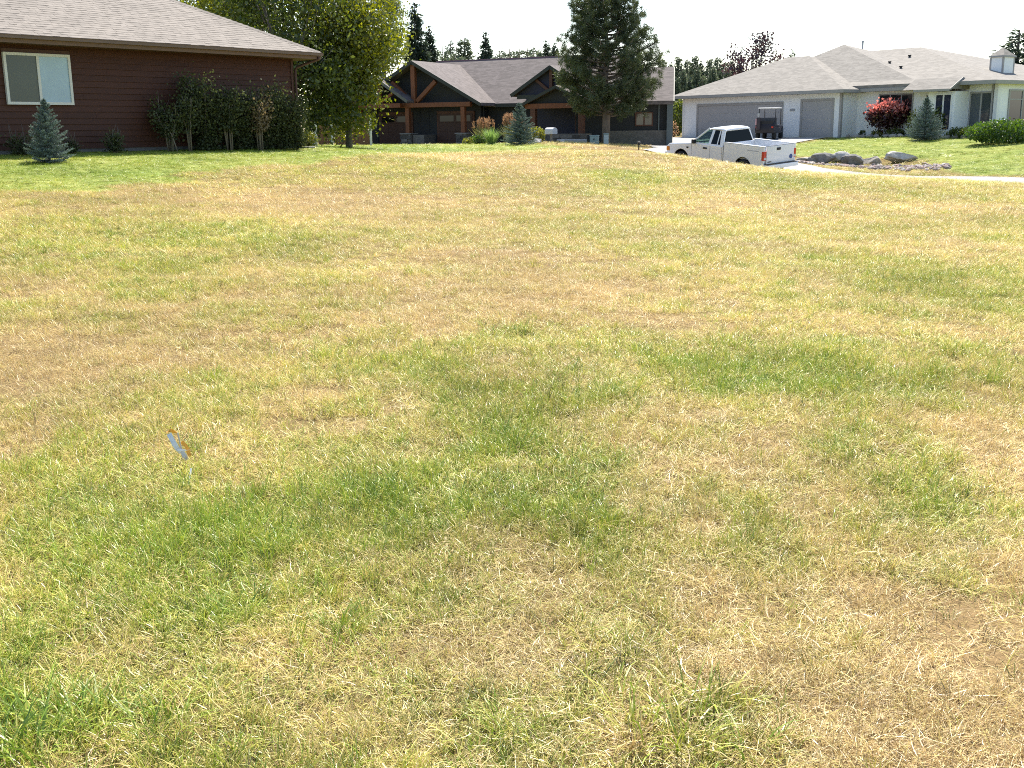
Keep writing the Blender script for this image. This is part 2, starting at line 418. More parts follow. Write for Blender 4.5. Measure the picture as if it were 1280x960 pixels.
def ground_mat():
    M = bpy.data.materials.new('turf_soil'); M.use_nodes = True
    t = M.node_tree; b = t.nodes['Principled BSDF']; N = t.nodes.new; L = t.links.new
    b.inputs['Roughness'].default_value = .95; b.inputs['Specular IOR Level'].default_value = .1
    g = N('ShaderNodeAttribute'); g.attribute_name = 'g'
    lw = N('ShaderNodeAttribute'); lw.attribute_name = 'lawn'
    tc = N('ShaderNodeTexCoord')
    n1 = N('ShaderNodeTexNoise'); n1.inputs['Scale'].default_value = 22; n1.inputs['Detail'].default_value = 8; n1.inputs['Roughness'].default_value = .75
    mp = N('ShaderNodeMapping'); L(tc.outputs['Object'], mp.inputs[0]); L(mp.outputs[0], n1.inputs['Vector'])
    ad = N('ShaderNodeMath'); ad.operation = 'MULTIPLY_ADD'; ad.inputs[1].default_value = 1.5; ad.inputs[2].default_value = -.75; L(n1.outputs['Fac'], ad.inputs[0])
    a2 = N('ShaderNodeMath'); a2.operation = 'ADD'; a2.use_clamp = True; L(ad.outputs[0], a2.inputs[0]); L(g.outputs['Fac'], a2.inputs[1])
    rp = N('ShaderNodeValToRGB'); e = rp.color_ramp.elements
    for p, c in [(.35, (.165, .12, .047)), (.65, (.11, .10, .025))]: k = e.new(p); k.color = (*c, 1)
    e[0].color = (.22, .15, .072, 1); e[-1].color = (.09, .115, .02, 1)  # soil and thatch tones, darkened to stand in for shade between blades
    L(a2.outputs[0], rp.inputs['Fac'])
    r2 = N('ShaderNodeValToRGB'); r2.color_ramp.elements[0].color = (.16, .21, .04, 1); r2.color_ramp.elements[1].color = (.30, .32, .09, 1)
    r2.color_ramp.elements[0].position = .3; r2.color_ramp.elements[1].position = .7
    n3 = N('ShaderNodeTexNoise'); n3.inputs['Scale'].default_value = .8; n3.inputs['Detail'].default_value = 7; L(mp.outputs[0], n3.inputs['Vector']); L(n3.outputs['Fac'], r2.inputs['Fac'])
    mx = N('ShaderNodeMix'); mx.data_type = 'RGBA'; L(lw.outputs['Fac'], mx.inputs[0]); L(rp.outputs[0], mx.inputs[6]); L(r2.outputs[0], mx.inputs[7])
    L(mx.outputs[2], b.inputs['Base Color'])
    n2 = N('ShaderNodeTexNoise'); n2.inputs['Scale'].default_value = 60; n2.inputs['Detail'].default_value = 6; L(mp.outputs[0], n2.inputs['Vector'])
    bp = N('ShaderNodeBump'); bp.inputs['Strength'].default_value = .6; bp.inputs['Distance'].default_value = .02; L(n2.outputs['Fac'], bp.inputs['Height']); L(bp.outputs[0], b.inputs['Normal'])
    return M
me.materials.append(ground_mat())
tag(obj('ground', me), 'sloping lot of sun-bleached grass running back to the houses', kind='structure')

concrete = mat('concrete', (.33, .31, .285), .85, .10, 1.2, .3, 40, c2=(.42, .395, .37))
asphalt = mat('old_asphalt', (.27, .25, .24), .9, .1, 2.0, .4, 60, c2=(.36, .335, .32))
def sheet(name, poly, off, m, step=.8, label=None):
    bm = bmesh.new()
    bm.faces.new([bm.verts.new((x, y, 0)) for x, y in poly])
    x0, x1 = min(p[0] for p in poly), max(p[0] for p in poly); y0, y1 = min(p[1] for p in poly), max(p[1] for p in poly)
    for ax, a, b in ((0, x0, x1), (1, y0, y1)):
        k = a + step
        while k < b:
            bmesh.ops.bisect_plane(bm, geom=bm.verts[:] + bm.edges[:] + bm.faces[:], plane_co=(k, 0, 0) if ax == 0 else (0, k, 0), plane_no=(1, 0, 0) if ax == 0 else (0, 1, 0))
            k += step
    z = H([v.co.x for v in bm.verts], [v.co.y for v in bm.verts])
    for v, q in zip(bm.verts, z): v.co.z = q + off
    for f in bm.faces:
        if f.normal.z < 0: f.normal_flip()
        f.smooth = True
    bmesh.ops.recalc_face_normals(bm, faces=bm.faces)
    me = bpy.data.meshes.new(name); bm.to_mesh(me); bm.free(); me.materials.append(m)
    if me.polygons[0].normal.z < 0: me.flip_normals()
    o = obj(name, me); tag(o, label, kind='structure'); return o
def offset_path(pts, d):
    out = []
    for i, p in enumerate(pts):
        a, b = pts[max(i - 1, 0)], pts[min(i + 1, len(pts) - 1)]
        tx, ty = b[0] - a[0], b[1] - a[1]; l = math.hypot(tx, ty)
        out.append((p[0] - ty / l * d, p[1] + tx / l * d))
    return out
sheet('road', offset_path(ROAD_MID, ROAD_W / 2) + offset_path(ROAD_MID, -ROAD_W / 2)[::-1], .03, asphalt, label='pale grey road curving past the edge of the dry lot')
sheet('driveway', DRIVE, .04, concrete, label='pale concrete driveway climbing to the grey garage doors')

# ------------------------------------------------------------------ grass
def blade_strip(base, az, inc, L, wd, curl, n=3, tw=0, bend=0):
    """tapering curved blade as quads; returns list of 4-point faces"""
    p = Vector(base); a = inc; out = []
    side = Vector((-math.sin(az + tw), math.cos(az + tw), 0))
    pts = [p.copy()]
    for i in range(n):
        a2 = a - curl * (i / n); az += bend
        p = p + Vector((math.cos(az) * math.cos(a2), math.sin(az) * math.cos(a2), math.sin(a2))) * (L / n)
        pts.append(p.copy())
    ws = [wd * (1 - .15 * i) if i < n else wd * .12 for i in range(n + 1)]
    for i in range(n):
        out.append([pts[i] - side * ws[i] / 2, pts[i] + side * ws[i] / 2, pts[i + 1] + side * ws[i + 1] / 2, pts[i + 1] - side * ws[i + 1] / 2])
    return out
gm = grass_mat()
tufts = bpy.data.collections.new('grass_tufts')
NT = 14
for k in range(NT):
    r = random.Random(100 + k); fs, vv = [], []
    if k < 5:        # matted straw
        for i in range(24):
            b = (r.gauss(0, .055), r.gauss(0, .055), r.uniform(.003, .028))
            f = blade_strip(b, r.uniform(0, 6.28), R(r.uniform(-4, 30)), r.uniform(.035, .10), r.uniform(.0011, .0025), R(r.uniform(-40, 70)), 4, r.uniform(-.7, .7), r.gauss(0, .28))
            fs += f; vv += [r.random()] * len(f)
    elif k < 10:     # leafy upright tuft
        for i in range(15):
            az = r.uniform(0, 6.28); q = abs(r.gauss(0, .03))
            b = (math.cos(az) * q, math.sin(az) * q, 0)
            f = blade_strip(b, az + r.gauss(0, .5), R(r.uniform(38, 85)), r.uniform(.04, .10), r.uniform(.0020, .0042), R(r.uniform(20, 95)), 4, r.uniform(-.5, .5), r.gauss(0, .12))
            fs += f; vv += [r.random()] * len(f)
    else:            # thin dry stems standing
        for i in range(14):
            az = r.uniform(0, 6.28)
            b = (r.gauss(0, .04), r.gauss(0, .04), 0)
            f = blade_strip(b, az, R(r.uniform(45, 88)), r.uniform(.05, .13), r.uniform(.0014, .003), R(r.uniform(0, 45)), 3, r.uniform(-.5, .5))
            fs += f; vv += [r.random()] * len(f)
    V = np.array([[tuple(p) for p in f] for f in fs])
    o = bpy.data.objects.new('grass_tuft_%02d' % k, raw_mesh('grass_tuft', V, 4, gm, vv))
    tufts.objects.link(o)

BLD = []   # building footprints (filled in by world polygons) kept clear of grass
def scatter_band(d0, d1, dens, sxy, sz, spread, rg):
    """random points on the ground between distances d0 and d1 within the field of view (with a margin)"""
    tanh = .4638 + .03
    wmax = d1 * tanh * 2 + spread * 2
    n = int(dens * wmax * (d1 - d0))
    x = rg.uniform(-wmax / 2, wmax / 2, n); y = rg.uniform(d0, d1, n)
    k = np.abs(x) < y * tanh + spread
    return x[k], y[k], np.full(k.sum(), sxy), np.full(k.sum(), sz)
rg = np.random.default_rng(3)
PX, PY, SX, SZ = [], [], [], []
for b in [(1.2, 4.5, 1150, .86, .86, 4), (4.5, 7.5, 760, .95, .9, 4), (7.5, 12, 440, 1.08, .92, 4.5), (12, 20, 220, 1.35, .95, 5), (20, 32, 105, 1.85, .98, 6), (32, 50, 46, 2.6, 1.0, 6), (50, 72, 18, 3.6, 1.05, 6)]:
    for A, v in zip((PX, PY, SX, SZ), scatter_band(*b, rg)): A.append(v)
PX, PY, SX, SZ = map(np.concatenate, (PX, PY, SX, SZ))
HOUSE_CLEAR = [[(-6.9, 34.0), (-14.4, 24.5), (-24, 32), (-16, 42)],
               [(11.6, 79.6), (25.8, 59.6), (40, 70), (26, 90)]]
keep = ~paved(PX, PY)
for pl in HOUSE_CLEAR: keep &= ~in_poly(PX, PY, pl)
PX, PY, SX, SZ = PX[keep], PY[keep], SX[keep], SZ[keep]
g = green(PX, PY); lw = lawn(PX, PY)
n = len(PX)
u1 = rg.random(n); u2 = rg.random(n)
# which tuft: greener spots get leafy tufts, dry spots get mats and thin stems
leafy = u1 < np.clip(g * 1.05 - .05, .04, .96)
ix = np.where(leafy, rg.integers(5, 10, n), np.where(u2 < .62, rg.integers(0, 5, n), rg.integers(10, NT, n)))
far_ = np.clip((PY - 6) / 8, 0, 1)
gt = np.where(leafy, .35 + (.5 - .14 * far_) * g - .04 * far_ + rg.normal(0, .13, n), np.clip(g * .55, 0, .38) + rg.normal(0, .1, n))
# bare, thin places
bare = fbm(PX * .9, PY * .9, 77)
kill = (bare > .66) & (g < .33) & (rg.random(n) < .6) & (PY < 14)
ix = np.where(lw, np.where(u1 < .85, rg.integers(5, 10, n), rg.integers(10, NT, n)), ix)
gl = .74 + (fbm(PX * .35, PY * .5, 90) - .5) * .55 + rg.normal(0, .07, n)
gt = np.where(lw, gl, gt)
sz = SZ * rg.uniform(.6, 1.25, n) * np.where(leafy, .8 + .5 * g, .75) * np.where(lw, .55, 1)
big = vnoise(PX * 1.7, PY * 1.7, 5)
sz = sz * np.where(leafy & ~lw, .7 + .8 * big, .8 + .45 * vnoise(PX * 2.3, PY * 2.3, 8))
sxy = SX * rg.uniform(.75, 1.3, n)
tone = np.where(rg.random(n) < .15 - .09 * far_, rg.uniform(.3, .7, n), rg.uniform(.8, 1.2, n)) * (.76 + .56 * fbm(PX * .8, PY * .6, 44))
# a few coarse clumps that stand out
extra = []
for px, py, cnt, gg, s in [(60, 925, 26, .86, 1.9), (150, 905, 14, .8, 1.6), (850, 925, 12, .6, 2.0), (835, 935, 8, .1, 1.5), (420, 800, 12, .85, 1.4), (90, 720, 14, .8, 1.5), (330, 690, 16, .85, 1.45), (640, 560, 14, .85, 1.5), (760, 500, 18, .82, 1.5), (700, 470, 12, .8, 1.5), (560, 640, 14, .82, 1.4), (255, 560, 10, .7, 1.3), (300, 770, 12, .8, 1.4), (1060, 650, 6, .6, 1.3)]:
    x, y, ex, ey, _ = world_blob(px, py, 30, 12, 0)
    for q in range(cnt):
        extra.append((x + rg.normal(0, .09), y + rg.normal(0, .09), rg.integers(5, 10), np.clip(gg + rg.normal(0, .07), 0, 1), s * rg.uniform(.7, 1.15), s * rg.uniform(.9, 1.1) * .9))
# scattered coarse clumps, more of them where the turf is green
for q in range(2600):
    d = 2.2 + 14 * rg.random() ** .8; x = rg.uniform(-1, 1) * (d * .5 + .6)
    gl_ = float(green(np.array([x]), np.array([d]))[0])
    if rg.random() > .08 + .75 * max(0, gl_ - .3): continue
    cg = np.clip(gl_ + rg.uniform(.05, .4), .45, .95); cs = rg.uniform(.75, 1.2); cr = rg.uniform(.03, .10)
    for k_ in range(rg.integers(3, 8)):
        extra.append((x + rg.normal(0, cr), d + rg.normal(0, cr), rg.integers(5, 10), np.clip(cg + rg.normal(0, .08), 0, 1), cs * rg.uniform(.75, 1.15) * (.75 + d * .03), cs * rg.uniform(.8, 1.1) * (.8 + d * .05)))
# tan thatch lumps
for q in range(700):
    d = 2.2 + 12 * rg.random() ** .8; x = rg.uniform(-1, 1) * (d * .5 + .6)
    for k_ in range(4): extra.append((x + rg.normal(0, .05), d + rg.normal(0, .05), rg.integers(0, 5), np.clip(rg.normal(.08, .08), 0, 1), rg.uniform(.9, 1.5), rg.uniform(.9, 1.3)))
ex = np.array(extra)
kk = ~kill
PX = np.concatenate([PX[kk], ex[:, 0]]); PY = np.concatenate([PY[kk], ex[:, 1]]); ix = np.concatenate([ix[kk], ex[:, 2].astype(int)]); gt = np.concatenate([gt[kk], ex[:, 3]])
sz = np.concatenate([sz[kk], ex[:, 4]]); sxy = np.concatenate([sxy[kk], ex[:, 5]]); tone = np.concatenate([tone[kk] * np.where(lw[kk], .86, 1), rg.uniform(.65, 1.15, len(ex))]); lw = np.concatenate([lw[kk], np.zeros(len(ex), bool)])
# height under each point by bilinear lookup in the ground grid, so tufts stand on the mesh
def grid_h(x, y):
    G = GZ.reshape(ny, nx)
    i = np.clip(np.searchsorted(xs, x) - 1, 0, nx - 2); j = np.clip(np.searchsorted(ys, y) - 1, 0, ny - 2)
    fx = (x - xs[i]) / (xs[i + 1] - xs[i]); fy = (y - ys[j]) / (ys[j + 1] - ys[j])
    return (G[j, i] * (1 - fx) + G[j, i + 1] * fx) * (1 - fy) + (G[j + 1, i] * (1 - fx) + G[j + 1, i + 1] * fx) * fy
PZ = grid_h(PX, PY) - .004
def grass_object(name, sel, label):
    k = int(sel.sum())
    me = bpy.data.meshes.new(name)
    me.vertices.add(k); me.vertices.foreach_set('co', np.stack([PX[sel], PY[sel], PZ[sel]], 1).astype(np.float32).ravel())
    def at_f(nm, v): a = me.attributes.new(nm, 'FLOAT', 'POINT'); a.data.foreach_set('value', v.astype(np.float32))
    at_f('g', np.clip(gt[sel], 0, 1)); at_f('tone', tone[sel])
    a = me.attributes.new('idx', 'INT', 'POINT'); a.data.foreach_set('value', ix[sel].astype(np.int32))
    a = me.attributes.new('rot', 'FLOAT_VECTOR', 'POINT'); a.data.foreach_set('vector', np.stack([rg.normal(0, .1, k), rg.normal(0, .1, k), rg.uniform(0, 6.28, k)], 1).astype(np.float32).ravel())
    a = me.attributes.new('scl', 'FLOAT_VECTOR', 'POINT'); a.data.foreach_set('vector', np.stack([sxy[sel], sxy[sel], sz[sel]], 1).astype(np.float32).ravel())
    o = obj(name, me, kind='stuff'); o['label'] = label
    ng = bpy.data.node_groups.new(name, 'GeometryNodeTree')
    ng.interface.new_socket('Geometry', in_out='INPUT', socket_type='NodeSocketGeometry'); ng.interface.new_socket('Geometry', in_out='OUTPUT', socket_type='NodeSocketGeometry')
    N = ng.nodes.new; L = ng.links.new
    gi, go = N('NodeGroupInput'), N('NodeGroupOutput')
    ci = N('GeometryNodeCollectionInfo'); ci.inputs[0].default_value = tufts; ci.inputs['Separate Children'].default_value = True; ci.inputs['Reset Children'].default_value = True
    ip = N('GeometryNodeInstanceOnPoints'); ip.inputs['Pick Instance'].default_value = True
    def na(nm, ty): q = N('GeometryNodeInputNamedAttribute'); q.data_type = ty; q.inputs[0].default_value = nm; return q.outputs[0]
    er = N('FunctionNodeEulerToRotation'); L(na('rot', 'FLOAT_VECTOR'), er.inputs[0])
    L(gi.outputs[0], ip.inputs['Points']); L(ci.outputs[0], ip.inputs['Instance']); L(na('idx', 'INT'), ip.inputs['Instance Index'])
    L(er.outputs[0], ip.inputs['Rotation']); L(na('scl', 'FLOAT_VECTOR'), ip.inputs['Scale']); L(ip.outputs[0], go.inputs[0])
    md = o.modifiers.new('scatter', 'NODES'); md.node_group = ng
    return o
grass_object('dry_grass', ~lw, 'dry straw-coloured grass with green patches covering the lot')
grass_object('lawn_grass', lw, 'short watered green lawn grass in front of the houses')
print('grass points', len(PX))

# ------------------------------------------------------------------ buildings
def hip_roof(mb, x0, x1, y0, y1, ze, ym, zr, hl, hr, th=.18, soff=True):
    """hip roof: eave rectangle at height ze, ridge at y=ym, z=zr from x0+hl to x1-hr (0 = gable end)"""
    b = [(x0, y0, ze - th), (x1, y0, ze - th), (x1, y1, ze - th), (x0, y1, ze - th)]
    e = [(x0, y0, ze), (x1, y0, ze), (x1, y1, ze), (x0, y1, ze)]
    r = [(x0 + hl, ym, zr), (x1 - hr, ym, zr)]
    f = [(0, 1, 5, 4), (1, 2, 6, 5), (2, 3, 7, 6), (3, 0, 4, 7), (4, 5, 9, 8), (6, 7, 8, 9), (5, 6, 9), (7, 4, 8), (0, 3, 2, 1)]
    return mb.add(b + e + r, f)

def window(parent, x0, x1, z0, z1, y, fm, gmat, panes=1, fw=.06, proud=.05, back=None, mull_h=(), name='window', label=None):
    """window on a wall plane y (outside is -y): frame with mullions > pane(s), blind"""
    mb = MB()
    ya, yb = y - proud, y + .01
    mb.box(x0, x1, ya, yb, z0, z0 + fw); mb.box(x0, x1, ya, yb, z1 - fw, z1)
    mb.box(x0, x0 + fw, ya, yb, z0 + fw, z1 - fw); mb.box(x1 - fw, x1, ya, yb, z0 + fw, z1 - fw)
    wp = (x1 - x0 - fw) / panes
    for k in range(1, panes): mb.box(x0 + k * wp, x0 + k * wp + fw, ya + .004, yb, z0 + fw, z1 - fw)
    for h in mull_h: mb.box(x0 + fw, x1 - fw, ya + .008, yb - .002, h - .018, h + .018)
    fr = mb.build(name, fm, parent)
    if label: fr['label'] = label
    for k in range(panes):
        a, b = x0 + k * wp + fw, x0 + (k + 1) * wp
        p = MB().box(a, b, y - proud * .55, y - proud * .55 + .008, z0 + fw, z1 - fw).build('pane', gmat if not isinstance(gmat, (list, tuple)) else gmat[k], fr)
    return fr

# ---- brown-red house on the left
siding = mat('red_brown_siding', (.063, .0225, .0115), .62, .18, 5, .25, 60, stretch=(.35, 1, 3))
trim_brown = mat('brown_trim', (.075, .036, .026), .55, .12, 8)
fascia_tan = mat('tan_fascia', (.15, .092, .062), .6, .1, 8)
soffit_m = mat('brown_soffit', (.11, .06, .042), .7, .1, 5)
red_roof = shingle_mat('tan_shingles', (.215, .188, .163), .17)
vinyl = mat('almond_vinyl', (.63, .61, .56), .45, .05, 4)
found = mat('foundation', (.13, .125, .12), .9, .2, 8, .3)
blind_m = mat('pale_blind', (.62, .66, .68), .7, .05, 3)
def sky_glass(name, base, refl, rough=.02):
    M = mat(name, base, rough, .12, 1.5, spec=.5)
    b = M.node_tree.nodes['Principled BSDF']; b.inputs['Coat Weight'].default_value = refl; b.inputs['Coat Roughness'].default_value = .02
    return M
screen_glass = sky_glass('screened_glass', (.065, .078, .064), .2, .25)
bright_glass = sky_glass('blind_glass', (.29, .42, .51), .5)
dark_glass = sky_glass('dark_glass', (.012, .014, .016), .5)
dim_glass = sky_glass('dim_glass', (.05, .055, .05), .5)

A_, B_ = at(0, 193, 27.3), at(370, 184.5, 34.7)
RA = -math.atan2(B_.y - A_.y, B_.x - A_.x)
red = empty('red_house', B_, 'dark red-brown lap-sided house with tan shingle hip roof at the left edge', 'house', (0, 0, -RA))
UL = -13.5; WH = 2.72
MB().box(UL, -.02, .02, 10.4, -.6, WH).build('wall', siding, red)
MB().box(UL - .01, .0, 0.0, 10.42, -.7, .12).build('foundation', found, red)
nb = 17; bh = (WH - .12) / nb
BOARDS = [MB().hexa([(0, -.022, 0), (1, -.022, 0), (1, .018, 0), (0, .018, 0)], [(0, .004, bh + .004), (1, .004, bh + .004), (1, .018, bh + .004), (0, .018, bh + .004)]).mesh('siding_board', mat('siding_%d' % q, [c * f_ for c in (.063, .0225, .0115)], .62, .16, 5, .25, 60, stretch=(1.2, 1, 3))) for q, f_ in enumerate((.94, 1.0, 1.06))]
for k in range(nb):
    cuts = sorted([UL] + [-.06 - (1.1 + (k * 2.37) % 3.4) - 3.9 * q for q in range(4) if -.06 - (1.1 + (k * 2.37) % 3.4) - 3.9 * q > UL + .6] + [-.06])
    for xa, xb in zip(cuts[:-1], cuts[1:]):
        o = bpy.data.objects.new('siding_board', rnd.choice(BOARDS)); link(o, red); o.location = (xa + .002, 0, .12 + k * bh); o.scale = (xb - xa - .004, 1, 1)
MB().box(-.06, .03, -.035, .07, -.02, WH).build('corner_board', trim_brown, red)
# window
wx0, wx1, wz0, wz1 = -9.08, -7.34, 1.2, 2.42
window(red, wx0, wx1, wz0, wz1, -.03, vinyl, [screen_glass, bright_glass], 2, .065, .06, label='almond sliding window, screened half on the left and bright half on the right')
MB().box(wx0 - .02, wx1 + .02, -.05, -.02, wz1 + .002, wz1 + .09).build('window_head_trim', trim_brown, red)
# roof: slab plus shingle courses laid over it
e0, ez, pitch = -.62, 2.80, .5
x1r, y1r = .62, 11.0
ym = (e0 + y1r) / 2; run = ym - e0; zr = ez + run * pitch
mb = MB(); hip_roof(mb, UL - 4, x1r, e0, y1r, ez, ym, zr, 0.0, run, .10); mb.build('roof', red_roof, red)
sl = math.hypot(1, pitch); course = .145; tabs = []
V = []; vv = []
nrm = Vector((0, -pitch, 1)).normalized(); ups = Vector((0, 1, pitch)).normalized()
for k in range(int(run * sl / course)):
    s0 = k * course - .02; y0 = e0 + s0 / sl
    xr = x1r - (y0 - e0); x = UL - 3 - (k % 2) * .15
    while x < xr:
        wd = rnd.choice([.16, .2, .25, .31]); xe = min(x + wd, xr + .02)
        lift = rnd.uniform(.006, .012); drop = rnd.choice([0, 0, .012, -.01])
        b0 = Vector((x + .002, e0, ez)) + ups * (s0 + drop); b1 = Vector((xe - .002, e0, ez)) + ups * (s0 + drop)
        t0 = Vector((x + .002, e0, ez)) + ups * (s0 + course + .02); t1 = Vector((xe - .002, e0, ez)) + ups * (s0 + course + .02)
        t1.x = min(t1.x, x1r - (t1.y - e0)); t0.x = min(t0.x, t1.x)
        V.append([b0 + nrm * lift, b1 + nrm * lift, t1 + nrm * .003, t0 + nrm * .003])
        V.append([b0 + nrm * .0005, b1 + nrm * .0005, b1 + nrm * lift, b0 + nrm * lift])
        x = xe
obj('shingle_courses', raw_mesh('shingle_courses', np.array([[tuple(p) for p in f] for f in V]), 4, red_roof), red, kind='stuff')
hp = MB()
for k in range(int(run * 1.5 / .17)):
    t = k * .17 / 1.5
    p = Vector((x1r - t, e0 + t, ez + t * pitch)); q = Vector((x1r - t - .15, e0 + t + .15, ez + (t + .15) * pitch))
    hp.hexa([p + Vector((-.1, -.1, -.035)), p + Vector((.1, .1, -.035)), q + Vector((.1, .1, -.045)), q + Vector((-.1, -.1, -.045))],
            [p + Vector((0, 0, .035)) + Vector((-.02, -.02, 0)), p + Vector((0, 0, .035)) + Vector((.02, .02, 0)), q + Vector((.02, .02, .015)), q + Vector((-.02, -.02, .015))])
hp.build('hip_cap', red_roof, red, kind='stuff')
MB().box(UL - 4, x1r - .002, e0 - .015, e0 + .012, ez - .20, ez - .035).build('fascia', fascia_tan, red)
MB().box(x1r - .012, x1r + .015, e0 + .014, y1r, ez - .20, ez - .035).build('fascia', fascia_tan, red)
MB().box(UL - 4, x1r - .014, e0 + .014, .0, ez - .19, ez - .15).build('soffit', soffit_m, red)
MB().box(.002, x1r - .014, .002, y1r, ez - .19, ez - .15).build('soffit', soffit_m, red)
g_ = MB(); g_.box(UL - 4, x1r + .02, e0 - .10, e0 - .017, ez - .10, ez - .093); g_.box(UL - 4, x1r + .02, e0 - .107, e0 - .1, ez - .10, ez - .02); g_.box(UL - 4, x1r + .02, e0 - .118, e0 - .107, ez - .03, ez - .018)
g_.build('gutter', mat('gutter_brown', (.15, .10, .07), .45, .1, 3), red)
MB().tube([(.50, e0 - .05, ez - .13), (.50, e0 - .05, ez - .2), (.14, -.08, ez - .42), (.07, -.07, ez - .52), (.07, -.07, 1.2), (.07, -.07, .16), (.13, -.16, .06)], .04, 8).build('downspout', trim_brown, red, smooth=True)

# ---- timber-framed lodge in the middle
dk_board = mat('slate_board', (.027, .028, .031), .7, .15, 4, .2, 40, stretch=(4, 4, .3))
timber = mat('orange_timber', (.165, .058, .026), .55, .25, 5, .2, 40, stretch=(1, 1, .4))
timber_dk = mat('brown_timber', (.10, .042, .026), .6, .2, 5, .2, 40)
lodge_roof = shingle_mat('grey_brown_shingles', (.125, .105, .10), .3)
lodge_fascia = mat('dark_fascia', (.035, .04, .036), .6, .1)
ridge_purple = mat('ridge_metal', (.17, .09, .11), .5, .1)
door_brown = mat('garage_door_brown', (.064, .030, .022), .6, .15, 5, .1)
def stone_mat(): return mat('ledge_stone', (.09, .08, .07), .9, .4, 7, .5, 25, c2=(.20, .18, .16))
stone_m = stone_mat()
LA = R(27)
LO = at(515, 181, 72)
lod = empty('timber_lodge', LO, 'dark slate lodge with orange timber trusses, two brown garage doors and grey-brown roof', 'house', (0, 0, -LA))
# walls
MB().box(-4.0, 4.55, 0.9, 8, -.8, 2.5).build('wall', dk_board, lod)
wl = MB(); wl.prism([(-4.0, 2.502), (4.9, 2.502), (.45, 4.92)], 0.3, 0.9); wl.build('gable_wall', dk_board, lod)
MB().box(4.552, 12.5, 1.9, 9.8, -.8, 2.6).build('wall', dk_board, lod)
for k in range(27):
    x = -3.85 + k * .33
    if -3.05 < x < -.4 or 1.4 < x < 4.15: continue
    MB().box(x, x + .05, .875, .899, -.3, 2.48).build('batten', dk_board, lod) if k % 2 == 0 else None
# doors
for x0, x1 in ((-2.86, -.5), (1.52, 4.02)):
    d = MB().box(x0 - .1, x1 + .1, .80, .898, -.4, 2.05).build('garage_door_frame', timber_dk, lod)
    dd = MB()
    for r_ in range(4): dd.box(x0, x1, .76, .80, -.3 + r_ * .55, -.3 + r_ * .55 + .535)
    dd = dd.build('garage_door', door_brown, lod)
    w_ = (x1 - x0)
    for fx in (.06, .54):
        MB().box(x0 + fx * w_, x0 + (fx + .4) * w_, .745, .762, 1.42, 1.78).build('pane', sky_glass('door_glass', (.006, .006, .007), .12), dd)
    for fx in (.25, .5, .75): MB().box(x0 + fx * w_ - .03, x0 + fx * w_ + .03, .752, .761, -.3, 1.36).build('door_batten', door_brown, dd)
# front gable roof (two slabs) running back to the main ridge
def gable_slab(mb, xa, za, xb, zb, y0, y1a, y1b, th=.17):
    """sloping slab from ridge (xa,za) to eave (xb,zb), front at y0, back at y1a (ridge) / y1b (eave)"""
    n = Vector((-(zb - za), 0, xb - xa)).normalized() * th
    if n.z < 0: n = -n
    n = Vector((0, 0, th))
    mb.hexa([(xa, y0, za - th), (xb, y0, zb - th), (xb, y1b, zb - th), (xa, y1a, za - th)], [(xa, y0, za), (xb, y0, zb), (xb, y1b, zb), (xa, y1a, za)])
ap = (.48, 5.13)
gr = MB(); gable_slab(gr, ap[0], ap[1], 5.3, 2.50, -.55, 7.0, 3.0); gable_slab(gr, ap[0], ap[1], -4.34, 2.50, -.55, 7.0, 6.0); gr.build('gable_roof', lodge_roof, lod)
for sx, ex_ in ((1, 5.32), (-1, -4.36)):
    MB().beam((ap[0] + sx * .0, -.585, ap[1] - .115), (ex_, -.585, 2.50 - .115), .06, .2, (0, 0, 1)).build('rake_board', lodge_fascia, lod)
# main roof
mr = MB(); hip_roof(mr, -1.6, 12.6, 1.35, 10.8, 2.47, 6.05, 5.42, 0, 0, .2); mr.build('main_roof', lodge_roof, lod)
MB().box(-1.62, 12.62, 6.0, 6.12, 5.39, 5.46).build('ridge_cap', ridge_purple, lod)
MB().box(5.35, 12.6, 1.30, 1.349, 2.24, 2.44).build('fascia', lodge_fascia, lod)
# right wing with its own lower ridge and gable end
def wing(o): o.location = (12.5, .9, 0); o.rotation_euler.z = LA - R(8); return o
wr = MB(); hip_roof(wr, -1.5, 4.3, -.6, 7.0, 2.42, 3.2, 4.5, 0, 0, .2); wing(wr.build('wing_roof', lodge_roof, lod))
wing(MB().add([(4.1, 0, 2.3), (4.1, 6.4, 2.3), (4.1, 3.2, 4.3), (4.0, 0, 2.3), (4.0, 6.4, 2.3), (4.0, 3.2, 4.3)], [(0, 1, 2), (3, 5, 4), (0, 3, 4, 1), (1, 4, 5, 2), (2, 5, 3, 0)]).build('gable_wall', timber_dk, lod))
wing(MB().beam((4.34, -.6, 2.32), (4.34, 3.2, 4.4), .06, .2).build('rake_board', lodge_fascia, lod))
wing(MB().box(-1.4, 4.1, 0, 6.4, -.8, 2.4).build('wing_wall', dk_board, lod))
wing(window(lod, 2.1, 3.15, 1.0, 1.8, 0, timber_dk, sky_glass('wing_glass', (.13, .11, .09), .4), 2, .08, .05))
wing(MB().box(.6, 4.15, -.2, -.002, -.8, .75).build('stone_wainscot', stone_m, lod))
wing(MB().box(3.95, 4.3, -.5, -.2, -.6, 2.3).build('corner_pillar', mat('grey_pillar', (.10, .12, .125), .7, .1), lod))
wing(MB().box(3.45, 3.52, -.1, -.04, -.2, 2.3).build('downspout', mat('grey_downspout', (.11, .13, .13), .5, .1), lod))
